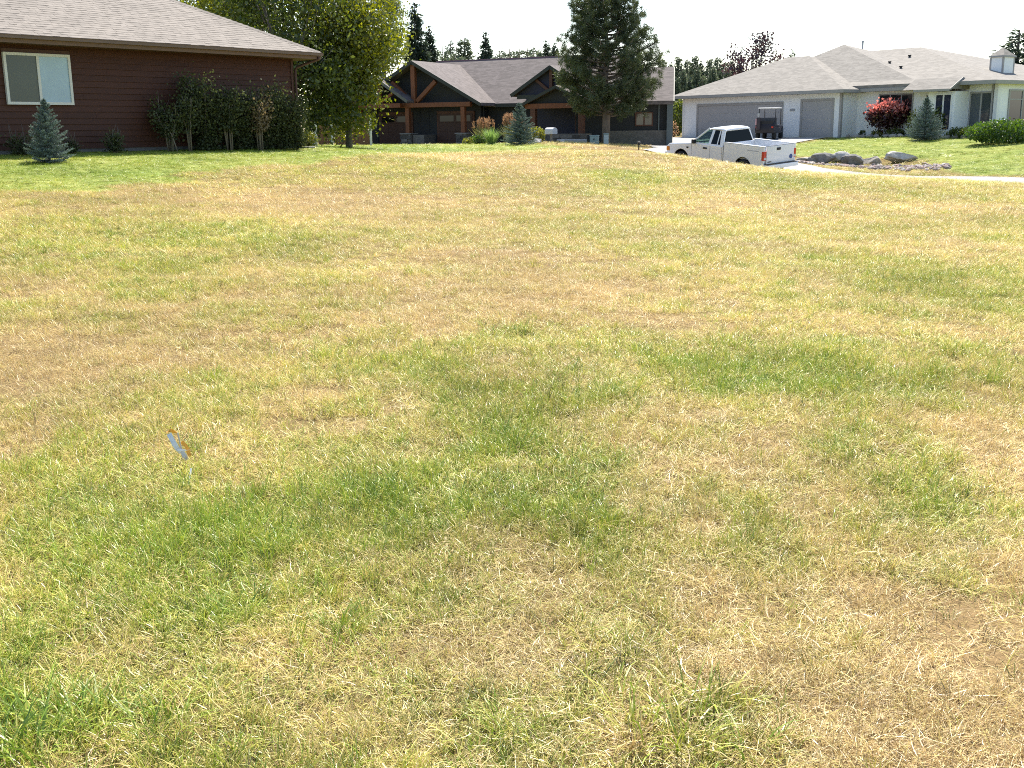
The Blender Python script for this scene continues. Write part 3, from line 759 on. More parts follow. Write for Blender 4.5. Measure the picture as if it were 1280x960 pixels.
# second gable over the entry, and the lower porch gable
g2 = MB(); gable_slab(g2, 9.84, 4.55, 7.28, 2.97, -.3, 5.6, 2.5); gable_slab(g2, 9.84, 4.55, 12.4, 2.97, -.3, 5.6, 2.5); g2.build('entry_gable_roof', lodge_roof, lod)
MB().prism([(7.5, 2.9), (12.2, 2.9), (9.84, 4.36)], .02, 2.2).build('entry_gable_wall', mat('slate_blue_board', (.034, .034, .055), .7, .15, 4, .2, 40), lod)
for sx, xe in ((1, 12.42), (-1, 7.26)):
    MB().beam((9.84, -.33, 4.43), (xe, -.33, 2.85), .06, .2).build('rake_board', lodge_fascia, lod)
MB().box(9.74, 9.94, -.2, -.02, 3.0, 4.3).build('king_post', timber_dk, lod)
for s in (-1, 1): MB().beam((9.84 + s * .15, -.1, 3.1), (9.84 + s * 1.0, -.1, 3.75), .16, .16, (0, 1, 0)).build('brace', timber_dk, lod)
MB().box(7.6, 12.2, -.18, 0.0, 2.66, 2.9).build('gable_beam', lodge_fascia, lod)
MB().box(8.0, 12.2, 0.9, 1.9, -.8, 2.65).build('entry_wall', mat('slate_blue_board2', (.034, .034, .055), .7, .15, 4, .2, 40), lod)
PO = 9.25
pr = MB(); gable_slab(pr, 10.8, 3.35, 8.5, 2.32, -1.6, .9, .9, .14); gable_slab(pr, 10.8, 3.35, 13.1, 2.32, -1.6, .9, .9, .14); pr.build('porch_roof', lodge_roof, lod)
for xe in (8.5, 13.1): MB().beam((10.8, -1.63, 3.26), (xe, -1.63, 2.23), .05, .16).build('rake_board', lodge_fascia, lod)
MB().prism([(8.9, 2.36), (12.7, 2.36), (10.8, 3.15)], -1.2, -1.1).build('porch_gable_wall', dk_board, lod)
MB().box(8.75, 12.85, -1.45, -1.2, 2.06, 2.34).build('porch_beam', timber, lod)
for x in (PO, 12.3):
    MB().box(x - .16, x + .16, -1.44, -1.12, .6, 2.06).build('porch_post', timber_dk, lod, bevel=.015)
ws = MB().box(9.0, 12.75, -1.62, -.9, -.6, .62).build('porch_plinth', stone_m, lod)
window(lod, 10.95, 11.75, .62, 2.0, .9, timber_dk, sky_glass('porch_glass', (.10, .10, .055), .4), 1, .09, .05)
# stones laid on the plinths: courses of real blocks
stone_shapes = []
for k in range(6):
    r = random.Random(k); b = MB(); w2, h2, d2 = r.uniform(.14, .24), r.uniform(.06, .10), .05
    j = lambda: r.uniform(-.015, .015)
    b.hexa([(-w2 + j(), -d2, -h2 + j()), (w2 + j(), -d2, -h2 + j()), (w2, d2, -h2), (-w2, d2, -h2)], [(-w2 + j(), -d2, h2 + j()), (w2 + j(), -d2, h2 + j()), (w2, d2, h2), (-w2, d2, h2)])
    stone_shapes.append(b.mesh('stone', mat('ledge_stone_%d' % k, [c * (.6 + .18 * k) for c in (.115, .105, .095)], .9, .3, 9, .4, 25)))
def stone_courses(x0, x1, z0, z1, y, parent):
    z = z0 + .09; r = 0
    while z < z1:
        x = x0 + .16 + (r % 2) * .12
        while x < x1 - .1:
            o = bpy.data.objects.new('stone', rnd.choice(stone_shapes)); link(o, parent); o.location = (x, y + rnd.uniform(-.02, .015), z); x += .42
        z += .185; r += 1
stone_courses(9.0, 12.75, 0, .62, -1.62, ws)
# front columns on stone plinths, beams, trusses
cols_x = (-3.62, 0.0, 4.0)
for x in cols_x:
    yy = -.35
    MB().box(x - .14, x + .14, yy - .14, yy + .14, .72, 2.28).build('column', timber, lod, bevel=.02)
    pl = MB().box(x - .36, x + .36, yy - .36, yy + .36, -.9, .66).build('plinth', stone_m, lod)
    MB().box(x - .42, x + .42, yy - .42, yy + .42, .662, .72).build('plinth_cap', mat('cap_stone', (.22, .21, .2), .85, .1), lod)
    stone_courses(x - .36, x + .36, .0, .66, yy - .36, pl)
MB().box(.42, 1.25, -.55, .88, -.9, .62).build('stone_pier', stone_m, lod)
MB().box(-4.0, -.16, -.5, -.2, 2.285, 2.57).build('beam', timber, lod, bevel=.02)
MB().box(-.155, 4.55, -.52, -.2, 2.285, 2.57).build('beam', timber, lod, bevel=.02)
MB().box(.34, .64, -.5, -.22, 2.575, 4.86).build('king_post', timber, lod, bevel=.02)
MB().beam((.72, -.36, 2.66), (2.1, -.36, 3.85), .24, .24, (0, 1, 0)).build('brace', timber, lod)
MB().beam((.26, -.36, 2.66), (-1.1, -.36, 3.85), .24, .24, (0, 1, 0)).build('brace', timber, lod)
# small porch gable over the left bay, in front
sg = MB(); gable_slab(sg, -1.66, 4.1, .55, 2.72, -1.25, -.1, -.1, .14); gable_slab(sg, -1.66, 4.1, -4.2, 2.5, -1.25, -.1, -.1, .14); sg.build('small_gable_roof', lodge_roof, lod)
MB().beam((-1.62, -1.28, 4.0), (.55, -1.28, 2.63), .06, .18).build('rake_board', mat('pale_rake', (.10, .105, .10), .5, .1), lod)  # right rake board coloured paler than the left one
MB().beam((-1.7, -1.28, 4.0), (-4.2, -1.28, 2.41), .06, .18).build('rake_board', lodge_fascia, lod)
MB().box(-1.9, -1.66, -.95, -.72, 2.58, 3.95).build('king_post', timber, lod)
MB().beam((-1.62, -.82, 2.66), (-.6, -.82, 3.3), .17, .17, (0, 1, 0)).build('brace', timber, lod)
MB().beam((-1.95, -.82, 2.66), (-2.95, -.82, 3.2), .17, .17, (0, 1, 0)).build('brace', timber, lod)
MB().box(-3.9, -.2, -.97, -.7, 2.30, 2.56).build('beam', timber, lod)

# ---- white house on the right
white_wall = mat('white_siding', (.79, .795, .79), .6, .05, 3, .05, 40, stretch=(6, 6, .3))
white_trim = mat('white_trim', (.70, .70, .69), .5, .04, 4)
grey_trim = mat('grey_trim', (.33, .315, .30), .55, .08, 5)
grey_door = mat('grey_door', (.37, .355, .345), .55, .05, 2)
wroof = shingle_mat('pale_grey_shingles', (.215, .198, .175), .22)
wfascia = mat('grey_fascia', (.30, .29, .265), .55, .06)
A2, B2 = at(853, 172, 79), at(1050, 172, 68)
WA = -math.atan2(B2.y - A2.y, B2.x - A2.x)
wh = empty('white_house', A2, 'white house with pale grey hip roofs and two grey garage doors at right', 'house', (0, 0, -WA))
MB().box(0, 13.45, .0, 9, -.6, 2.62).build('garage_wall', white_wall, wh)
MB().box(13.452, 18.9, 1.5, 14, -.6, 2.66).build('wall', white_wall, wh)
MB().box(18.902, 22.35, 1.9, 14.5, -.6, 2.9).build('wing_wall', white_wall, wh)
# garage doors: sections in a grey frame
def sect_door(x0, x1, z1, nsec):
    fr = MB(); fr.box(x0 - .14, x0, -.05, .01, 0, z1 + .14); fr.box(x1, x1 + .14, -.05, .01, 0, z1 + .14); fr.box(x0, x1, -.05, .01, z1, z1 + .14)
    fr = fr.build('garage_door', grey_trim, wh)
    hs = z1 / nsec
    for k in range(nsec):
        MB().box(x0 + .004, x1 - .004, -.025, -.002, k * hs + .008, (k + 1) * hs - .006).build('door_section', grey_door, fr, bevel=.008, seg=1)
sect_door(1.5, 8.85, 2.08, 4); sect_door(10.52, 12.8, 2.18, 4)
MB().box(-.03, .13, -.03, .1, -.1, 2.6).build('corner_board', white_trim, wh)
MB().box(13.33, 13.48, -.03, .12, -.1, 2.6).build('corner_board', grey_trim, wh)
MB().box(9.55, 9.92, -.03, -.003, 1.62, 1.76).build('number_plaque', mat('grey_plaque', (.32, .32, .33), .5, .3, 60), wh)
# roofs
gr_ = MB(); hip_roof(gr_, -.66, 14.05, -.6, 9.4, 2.80, 4.4, 5.2, 6.0, 6.9, .17); gr_.build('garage_roof', wroof, wh)
b1 = MB(); hip_roof(b1, 2.4, 18.55, .9, 11.1, 2.84, 6.0, 5.86, 6.2, 9.85, .17); b1.build('main_roof', wroof, wh)
b2 = MB(); hip_roof(b2, 3.0, 22.75, .92, 15.1, 3.02, 8.0, 5.5, 6, 9.7, .18); b2.build('wing_roof', wroof, wh)
MB().box(-.66, 14.05, -.615, -.602, 2.61, 2.79).build('fascia', wfascia, wh)
MB().box(14.052, 14.066, -.6, 1.0, 2.61, 2.79).build('fascia', wfascia, wh)
MB().box(14.07, 18.55, .884, .898, 2.65, 2.83).build('fascia', wfascia, wh)
MB().box(18.56, 22.75, .904, .918, 2.82, 3.01).build('fascia', wfascia, wh)
MB().box(22.752, 22.766, .92, 15.1, 2.82, 3.01).build('fascia', wfascia, wh)
# small ridge over the bay, gable end facing right
sr = MB(); sr.add([(17.6, .05, 2.62), (20.6, .05, 2.62), (20.6, 2.45, 2.62), (17.6, 2.45, 2.62), (17.6, 1.2, 3.25), (20.6, 1.2, 3.25)], [(0, 1, 5, 4), (2, 3, 4, 5), (1, 2, 5), (3, 0, 4), (0, 3, 2, 1)])
sr.build('bay_roof', wroof, wh)
MB().beam((20.62, .05, 2.58), (20.62, 1.2, 3.21), .03, .1).build('rake_board', wfascia, wh); MB().beam((20.62, 2.45, 2.58), (20.62, 1.2, 3.21), .03, .1).build('rake_board', wfascia, wh)
MB().box(18.3, 20.6, .03, .048, 2.5, 2.615).build('fascia', wfascia, wh)
# picture window behind the red bush
window(wh, 15.0, 17.35, .9, 2.5, 1.5, grey_trim, dark_glass, 3, .07, .05)
window(wh, 18.2, 18.75, .9, 2.35, 1.5, grey_trim, dark_glass, 1, .06, .05)
MB().box(18.904, 20.6, .62, 1.898, -.5, 2.49).build('bay_wall', white_wall, wh)
window(wh, 19.35, 20.45, .35, 2.4, .62, white_trim, sky_glass('blue_dark_glass', (.03, .035, .06), .6), 2, .09, .05)
fr = window(wh, 20.68, 22.1, -.1, 2.45, 1.9, grey_trim, sky_glass('patio_glass', (.07, .08, .085), .6), 2, .09, .06)
MB().box(22.2, 22.42, 1.75, 1.98, -.4, 2.85).build('porch_column', white_trim, wh)
MB().box(22.0, 22.1, 1.8, 1.9, -.3, 2.8).build('downspout', grey_trim, wh)
# tall windows on the right end wall (faces +x)
def end_window(y0, y1, z0, z1, x, name='window'):
    mb = MB(); fw = .09
    mb.box(x, x + .06, y0, y1, z0, z0 + fw); mb.box(x, x + .06, y0, y1, z1 - fw, z1); mb.box(x, x + .06, y0, y0 + fw, z0 + fw, z1 - fw); mb.box(x, x + .06, y1 - fw, y1, z0 + fw, z1 - fw)
    mb.box(x, x + .055, (y0 + y1) / 2 - .04, (y0 + y1) / 2 + .04, z0 + fw, z1 - fw); mb.box(x, x + .05, y0 + fw, y1 - fw, z1 - .55, z1 - .49)
    f = mb.build(name, grey_trim, wh)
    MB().box(x, x + .02, y0 + fw, y1 - fw, z0 + fw, z1 - fw).build('pane', sky_glass('end_glass', (.035, .04, .065), .7), f)
end_window(2.9, 5.6, .2, 2.55, 22.352); end_window(8.2, 10.6, .2, 2.55, 22.352)
MB().box(22.36, 22.6, 6.6, 6.9, -.4, 2.85).build('porch_column', white_trim, wh)
# chimney
ch = at(1251, 98, 65.5); chl = wh.matrix_basis.inverted() @ ch if False else None
dx, dy = ch.x - A2.x, ch.y - A2.y
cu, cv = dx * math.cos(WA) - dy * math.sin(WA), dx * math.sin(WA) + dy * math.cos(WA)
cz = 2.6
chim = MB().box(cu - .4, cu + .4, cv - .55, cv + .55, cz, 4.4).build('chimney', white_wall, wh)
for (a, b) in ((-.42, -.57), (.335, -.57), (-.42, .49), (.335, .49)): MB().box(cu + a, cu + a + .09, cv + b, cv + b + .09, cz, 4.38).build('corner_board', grey_trim, chim)
MB().box(cu - .48, cu + .48, cv - .65, cv + .65, 4.402, 4.49).build('chimney_cap', grey_trim, chim)
MB().add([(cu - .45, cv - .6, 4.492), (cu + .45, cv - .6, 4.492), (cu + .45, cv + .6, 4.492), (cu - .45, cv + .6, 4.492), (cu, cv, 4.95)], [(0, 1, 4), (1, 2, 4), (2, 3, 4), (3, 0, 4), (0, 3, 2, 1)]).build('chimney_hood', wroof, chim)
# roof vents
def roof_pt(px, py, v):
    """local point on the ray through a survey pixel at depth v"""
    r = ray(px, py); vd = Vector((math.sin(WA), math.cos(WA), 0)); ud = Vector((math.cos(WA), -math.sin(WA), 0))
    O = Vector((0, 0, EYE)) - A2; t = (v - O.dot(vd)) / r.dot(vd); P = O + r * t
    return P.dot(ud), P.z
black = mat('black_vent', (.02, .02, .02), .6, .1)
for px, py, zf in ((1112, 79, .42), (1126, 85, .42), (1137, 71, .32)):
    for v in np.arange(1, 12, .05):
        u_, z_ = roof_pt(px, py, v)
        zroof = max(min(2.84 + .592 * (v - .9), 2.84 + .305 * (18.55 - u_)), 3.02 + .352 * (v - .92))
        if z_ <= zroof + .02: break
    MB().lathe([(.07, -.15), (.07, .06), (.10, .07), (.10, .13), (.04, .15)], n=10, c=(u_, v, zroof)).build('roof_vent', black, wh)
u_, z_ = roof_pt(1078, 62, 7.5)
MB().lathe([(.06, -.5), (.06, .45), (.09, .46), (.09, .55)], n=10, c=(u_, 7.5, z_)).build('vent_pipe', mat('galv_pipe', (.35, .36, .38), .4, .1, metal=.4), wh)

# ------------------------------------------------------------------ pickup truck (x forward, y left, z up)
white_paint = mat('white_paint', (.72, .73, .75), .28, .02, 2, spec=.5)
white_paint.node_tree.nodes['Principled BSDF'].inputs['Coat Weight'].default_value = .6
rubber = mat('tyre_rubber', (.018, .018, .018), .85, .2, 20, .2)
rim_m = mat('steel_rim', (.38, .38, .39), .35, .1, 10, metal=.6)
black_pl = mat('black_plastic', (.02, .02, .022), .5, .15, 10)
red_lens = mat('red_lens', (.52, .035, .02), .2, .1, 12, spec=.6)
clear_lens = mat('clear_lens', (.55, .55, .52), .15, .1, 12, spec=.7)
amber_lens = mat('amber_lens', (.6, .2, .03), .2, .1, 12)
bed_grey = mat('bed_liner', (.40, .42, .45), .6, .08, 6)
seat_m = mat('grey_seat', (.09, .09, .095), .85, .15, 9)
chrome = mat('bumper_steel', (.45, .46, .48), .3, .06, 5, metal=.7)
car_glass = glass_mat('car_glass', (.62, .72, .68), .0)
tint_glass = glass_mat('tinted_glass', (.03, .033, .035), .0)
def arch(cx, r, z0, a0=0, n=10):
    """points of a wheel arch from rear to front as seen along -y"""
    out = []
    a_start = math.asin((z0 - .38) / r)
    for k in range(n + 1):
        a = math.pi - a_start - (math.pi - 2 * a_start) * k / n
        out.append((cx + r * math.cos(a), .38 + r * math.sin(a)))
    return out
TZ0 = .40
truck = empty('pickup_truck', (0, 0, 0), 'white extended-cab pickup truck parked nose-up on the sloping concrete driveway', 'truck')
RA_, FA_ = -1.62, 1.93
# cab lower body with front wings and hood
prof = [(-.50, TZ0)] + [(1.36, TZ0)] + arch(FA_, .47, TZ0) + [(2.50, TZ0), (2.78, .46), (2.83, .74), (2.80, .93), (2.66, 1.03), (1.45, 1.15), (1.30, 1.18), (-.50, 1.18)]
MB().prism(prof, -.95, .95).build('body', white_paint, truck, bevel=.045, seg=3)
# cargo bed
bed = MB()
for sy in (-1, 1):
    y0, y1 = sorted((sy * .95, sy * .84))
    bp_ = [(-2.70, .50), (-2.62, TZ0 + .02)] + arch(RA_, .47, TZ0 + .02) + [(-.535, TZ0 + .02), (-.535, 1.335), (-2.70, 1.335)]
    bed.prism(bp_, y0, y1)
bed.box(-.60, -.54, -.838, .838, .55, 1.30)
bedo = bed.build('cargo_bed', white_paint, truck, bevel=.022, seg=2)
MB().box(-2.69, -.61, -.838, .838, .74, .80).build('bed_floor', bed_grey, truck)
wh_ = MB()
for sy in (-1, 1): wh_.prism([(RA_ - .5, .80), (RA_ - .42, 1.02), (RA_ + .42, 1.02), (RA_ + .5, .80)], sy * .835, sy * .62)
wh_.build('wheel_housing', bed_grey, truck)
rl = MB()
for sy in (-1, 1): rl.box(-2.72, -.56, sy * .895 - .065, sy * .895 + .065, 1.337, 1.36)
rl.build('bed_rail_cap', white_paint, truck, bevel=.008)
tg = MB().box(-2.745, -2.68, -.80, .80, .66, 1.35).build('tailgate', white_paint, truck, bevel=.015)
MB().box(-2.765, -2.744, .02, .24, 1.17, 1.27).build('handle', black_pl, tg, bevel=.008)
MB().lathe([(.0, -.004), (.09, -.004), (.09, .01), (0, .012)], 'x', 18, (-2.755, -.62, .86)).build('emblem', mat('blue_emblem', (.05, .09, .25), .3, .1), tg)
MB().box(-2.752, -2.745, .52, .74, .72, .76).build('emblem', black_pl, tg)
MB().box(-2.735, -2.69, -.80, .80, 1.351, 1.362).build('top_strip', black_pl, tg)
for sy in (1, -1):
    y0, y1 = sorted((sy * .80, sy * .958))
    tl = MB().box(-2.725, -2.60, y0 + .002, y1, .80, 1.16).build('tail_light', red_lens, truck, bevel=.02)
    MB().box(-2.732, -2.71, y0 + .02, y1 - .02, .83, .92).build('reverse_lens', clear_lens, tl)
MB().hexa([(-2.92, -.92, .47), (-2.70, -.92, .47), (-2.70, .92, .47), (-2.92, .92, .47)], [(-2.90, -.92, .64), (-2.70, -.92, .64), (-2.70, .92, .64), (-2.90, .92, .64)]).build('rear_bumper', white_paint, truck, bevel=.025)
MB().box(-2.90, -2.72, -.90, .90, .642, .662).build('bumper_step', black_pl, truck)
MB().box(2.72, 2.93, -.93, .93, .46, .66).build('front_bumper', chrome, truck, bevel=.03)
MB().box(2.80, 2.845, -.55, .55, .72, .92).build('grille', black_pl, truck)
for sy in (1, -1):
    y0, y1 = sorted((sy * .58, sy * .94))
    MB().box(2.72, 2.845, y0, y1, .72, .90).build('headlight', clear_lens, truck, bevel=.02)
    y0, y1 = sorted((sy * .90, sy * .962))
    MB().box(2.62, 2.80, y0, y1, .72, .90).build('side_marker', amber_lens, truck, bevel=.01)
# greenhouse: pillars, roof and panes
zb, zt = 1.18, 1.80
def P_(x, y, z): return Vector((x, y, z))
bw, tw = .90, .68
ab, at_, rb, rt_ = 1.34, .52, -.48, -.36
cab = MB()
for sy in (-1, 1):
    cab.beam(P_(ab, sy * bw, zb - .02), P_(at_, sy * tw, zt), .07, .07, (0, 1, 0))
    cab.beam(P_(.30, sy * (bw + .004), zb - .02), P_(.24, sy * tw, zt), .13, .05, (0, 1, 0))
    cab.beam(P_(rb + .08, sy * (bw + .003), zb - .02), P_(rt_ + .08, sy * tw, zt), .20, .06, (0, 1, 0))
    cab.beam(P_(-.13, sy * (bw + .002), zb - .02), P_(-.13, sy * tw, zt), .05, .05, (0, 1, 0))
    cab.beam(P_(rb, sy * bw, zb), P_(ab, sy * bw, zb), .05, .06)
cab.beam(P_(rb + .0, -bw, zb), P_(rb, bw, zb), .05, .08)
cab.beam(P_(rt_, -tw, zt - .04), P_(rt_, tw, zt - .04), .05, .10)
cab.build('cab_pillars', white_paint, truck, bevel=.012)
rf = MB()
rows = [(.60, 1.775), (.50, 1.815), (.25, 1.855), (-.05, 1.868), (-.30, 1.858), (-.40, 1.825), (-.42, 1.79)]
ysr = [-.72, -.66, -.45, 0, .45, .66, .72]
dz = [-.055, -.012, .006, .012, .006, -.012, -.055]
vs = [(x, y, z + d) for x, z in rows for y, d in zip(ysr, dz)] + [(x, y, 1.765) for x, z in rows for y in ysr]
n_ = len(ysr); fs = []
for L0, flip in ((0, 0), (len(rows) * n_, 1)):
    for i in range(len(rows) - 1):
        for k in range(n_ - 1):
            f = (L0 + i * n_ + k, L0 + i * n_ + k + 1, L0 + (i + 1) * n_ + k + 1, L0 + (i + 1) * n_ + k); fs.append(f[::-1] if flip else f)
B0 = len(rows) * n_
for i in range(len(rows) - 1):
    fs += [(i * n_, (i + 1) * n_, B0 + (i + 1) * n_, B0 + i * n_), (i * n_ + n_ - 1, B0 + i * n_ + n_ - 1, B0 + (i + 1) * n_ + n_ - 1, (i + 1) * n_ + n_ - 1)]
for k in range(n_ - 1):
    fs += [(k, B0 + k, B0 + k + 1, k + 1), ((len(rows) - 1) * n_ + k, (len(rows) - 1) * n_ + k + 1, B0 + (len(rows) - 1) * n_ + k + 1, B0 + (len(rows) - 1) * n_ + k)]
rf.add(vs, fs).build('roof', white_paint, truck, smooth=True)
def pane(pts, m, name='window', th=.008):
    pts = [Vector(p) for p in pts]; n = (pts[1] - pts[0]).cross(pts[2] - pts[0]).normalized() * th
    MB().add(pts + [p + n for p in pts], [(0, 1, 2, 3), (7, 6, 5, 4), (0, 4, 5, 1), (1, 5, 6, 2), (2, 6, 7, 3), (3, 7, 4, 0)]).build(name, m, truck)
for sy in (1, -1):
    yb = lambda z: sy * (bw + .006 - (bw - tw) * (z - zb) / (zt - zb))
    z0, z1 = zb + .03, zt - .03
    pane([(.36, yb(z0), z0), (1.24, yb(z0), z0), (.56, yb(z1), z1), (.30, yb(z1), z1)], car_glass)
    pane([(-.36, yb(z0), z0), (-.15, yb(z0), z0), (-.15, yb(z1), z1), (-.27, yb(z1), z1)], tint_glass)
    pane([(-.11, yb(z0), z0), (.23, yb(z0), z0), (.18, yb(z1), z1), (-.11, yb(z1), z1)], tint_glass)
pane([(rb - .03, -.85, zb + .03), (rb - .03, .85, zb + .03), (rt_ - .03, .64, zt - .05), (rt_ - .03, -.64, zt - .05)], tint_glass, 'rear_window')
pane([(ab + .0, -.86, zb + .02), (ab + .0, .86, zb + .02), (at_ + .03, .66, zt - .03), (at_ + .03, -.66, zt - .03)], car_glass, 'windscreen')
for y in (-.42, .42):
    s_ = MB(); s_.box(.0, .55, y - .25, y + .25, .75, 1.05); s_.hexa([(-.08, y - .25, 1.0), (.1, y - .25, 1.0), (.1, y + .25, 1.0), (-.08, y + .25, 1.0)], [(-.2, y - .22, 1.5), (-.08, y - .22, 1.5), (-.08, y + .22, 1.5), (-.2, y + .22, 1.5)]); s_.box(-.2, -.1, y - .13, y + .13, 1.5, 1.66)
    s_.build('seat', seat_m, truck, bevel=.03)
MB().box(1.0, 1.35, -.85, .85, 1.0, 1.24).build('dashboard', black_pl, truck, bevel=.04)
tor = MB(); tor.tube([Vector((.92 + .10 * math.cos(a) * .4, .42 + .19 * math.sin(a), 1.24 + .17 * math.cos(a))) for a in np.linspace(0, 2 * math.pi, 17)], .016, 6); tor.build('steering_wheel', black_pl, truck, smooth=True)
for sy in (1, -1):
    m_ = MB(); m_.box(1.02, 1.16, min(sy * .95, sy * 1.13), max(sy * .95, sy * 1.13), 1.16, 1.34); m_.build('mirror', black_pl, truck, bevel=.03)
    MB().box(.40, .62, min(sy * .95, sy * .978), max(sy * .95, sy * .978), .98, 1.05).build('door_handle', black_pl, truck, bevel=.01)
    gp = MB()
    for x in (1.30, .22, -.45): gp.box(x, x + .010, min(sy * .949, sy * .9525), max(sy * .949, sy * .9525), .5, 1.15)
    gp.box(-.44, 1.30, min(sy * .949, sy * .9525), max(sy * .949, sy * .9525), .49, .50)
    gp.build('door_seam', black_pl, truck)
    MB().box(-.53, -.505, min(sy * .80, sy * .93), max(sy * .80, sy * .93), .5, 1.2).build('bed_gap', black_pl, truck)
    MB().box(1.48, 1.60, min(sy * .949, sy * .957), max(sy * .949, sy * .957), .92, .99).build('wing_badge', black_pl, truck)
    MB().box(-2.45, -1.85, min(sy * .949, sy * .953), max(sy * .949, sy * .953), 1.13, 1.16).build('bed_stripe', mat('grey_decal', (.42, .42, .44), .5, .1), truck)
    for ax in (RA_, FA_):
        lin = MB(); pts = [(x, z) for x, z in arch(ax, .462, TZ0)]
        for (xa, za), (xb, zb_) in zip(pts[:-1], pts[1:]):
            y0, y1 = sy * .945, sy * .55
            lin.add([(xa, y0, za), (xb, y0, zb_), (xb, y1, zb_), (xa, y1, za)], [(0, 1, 2, 3)])
        lin.box(ax - .45, ax + .45, min(sy * .54, sy * .55), max(sy * .54, sy * .55), .40, .86)
        lin.build('wheel_arch_liner', black_pl, truck)
        wl_ = empty('wheel', (0, 0, 0), None, None); wl_.parent = truck; wl_.location = (ax, sy * .83, .38)
        MB().lathe([(.20, -.12), (.34, -.125), (.375, -.09), (.38, 0), (.375, .09), (.34, .125), (.20, .12)], 'y', 26).build('tyre', rubber, wl_, smooth=True)
        MB().lathe([(.05, -.03), (.14, -.05 * sy), (.205, sy * .06), (.215, sy * .10)][::1], 'y', 20).build('rim', rim_m, wl_, smooth=True)
MB().box(-2.6, 2.6, -.4, .4, .28, .55).build('chassis', black_pl, truck)
MB().tube([(-2.75, .45, .36), (-2.0, .45, .38)], .035, 8).build('exhaust_pipe', black_pl, truck)
# stand it on the slope: solve the attitude from the ground under the four wheels
yaw = math.atan2(.809, -.582)
TC = Vector((9.24, 47.35, 0))
fw_, lf_ = Vector((math.cos(yaw), math.sin(yaw), 0)), Vector((-math.sin(yaw), math.cos(yaw), 0))
def gp_(x, y): q = TC + fw_ * x + lf_ * y; return Vector((q.x, q.y, h1(q.x, q.y) + .04))
c4 = [gp_(FA_, .83), gp_(FA_, -.83), gp_(RA_, .83), gp_(RA_, -.83)]
fwd = ((c4[0] + c4[1]) - (c4[2] + c4[3])).normalized()
lft = ((c4[0] + c4[2]) - (c4[1] + c4[3])); lft = (lft - fwd * lft.dot(fwd)).normalized(); upv = fwd.cross(lft)
Mt = Matrix((fwd, lft, upv)).transposed()
cen = (c4[0] + c4[1] + c4[2] + c4[3]) / 4
truck.rotation_euler = Mt.to_euler()
truck.location = cen - Mt @ Vector(((FA_ + RA_) / 2, 0, 0))

# ------------------------------------------------------------------ golf cart behind the truck, seen from behind
cart_m = mat('cart_dark', (.025, .022, .026), .4, .15, 8)
cart = empty('golf_cart', ground_at(961, 69.5) + Vector((0, 0, .04)), 'dark golf cart with a white canopy parked before the wide garage door', 'golf cart', (0, 0, R(62)))
MB().box(-.62, .62, -.58, .58, 1.80, 1.87).build('canopy', white_trim, cart, bevel=.03)
for x, y in ((-.55, .5), (-.55, -.5), (.62, .5), (.62, -.5)): MB().tube([(x * 1.12, y, .85), (x, y, 1.80)], .022, 6).build('canopy_post', cart_m, cart)
MB().prism([(-1.1, .35), (1.1, .35), (1.15, .62), (.95, .82), (.55, .50), (.35, .48), (.3, .7), (-.35, .7), (-.5, .9), (-1.05, .92), (-1.15, .6)], -.58, .58).build('body', cart_m, cart, bevel=.04)
MB().box(-.35, .25, -.54, .54, .72, .86).build('seat', seat_m, cart, bevel=.04)
MB().box(-.48, -.36, -.54, .54, .86, 1.28).build('seat_back', seat_m, cart, bevel=.04)
MB().box(-1.05, -.95, -.5, .5, .9, 1.1).build('bag_rack', black_pl, cart)
for sy in (1, -1):
    MB().box(-1.165, -1.14, min(sy * .42, sy * .54), max(sy * .42, sy * .54), .66, .76).build('tail_light', red_lens, cart)
for x in (-.75, .78):
    for y in (-.5, .5):
        w2 = empty('wheel', (0, 0, 0), None, None); w2.parent = cart; w2.location = (x, y, .225)
        MB().lathe([(.12, -.09), (.21, -.09), (.225, -.05), (.225, .05), (.21, .09), (.12, .09)], 'y', 16).build('tyre', rubber, w2, smooth=True)
        MB().lathe([(.04, -.06), (.125, -.07), (.125, .07), (.04, .06)], 'y', 14).build('rim', rim_m, w2, smooth=True)
MB().tube([(.55, .25, .8), (.35, .25, 1.08)], .02, 6).build('steering_column', black_pl, cart)
# golf bag and towel hanging at the rear
bag = empty('golf_bag', cart.matrix_basis @ Vector((-1.22, .36, .55)), 'dark golf bag with a pale pocket standing on the back of the golf cart', 'golf bag', (0, 0, R(62)))
MB().lathe([(.12, 0), (.13, .1), (.115, .45), (.13, .72), (.12, .74)], n=14).build('bag_body', mat('bag_dark', (.05, .04, .045), .7, .1), bag, smooth=True)
MB().box(-.06, .06, .10, .17, .30, .66).build('pocket', mat('bag_pink', (.60, .35, .36), .6, .1), bag, bevel=.02)
for k in range(4): MB().tube([(.03 * math.cos(k * 1.6), .03 * math.sin(k * 1.6), .7), (.06 * math.cos(k * 1.6), .06 * math.sin(k * 1.6), 1.0)], .01, 5).build('club', chrome, bag)

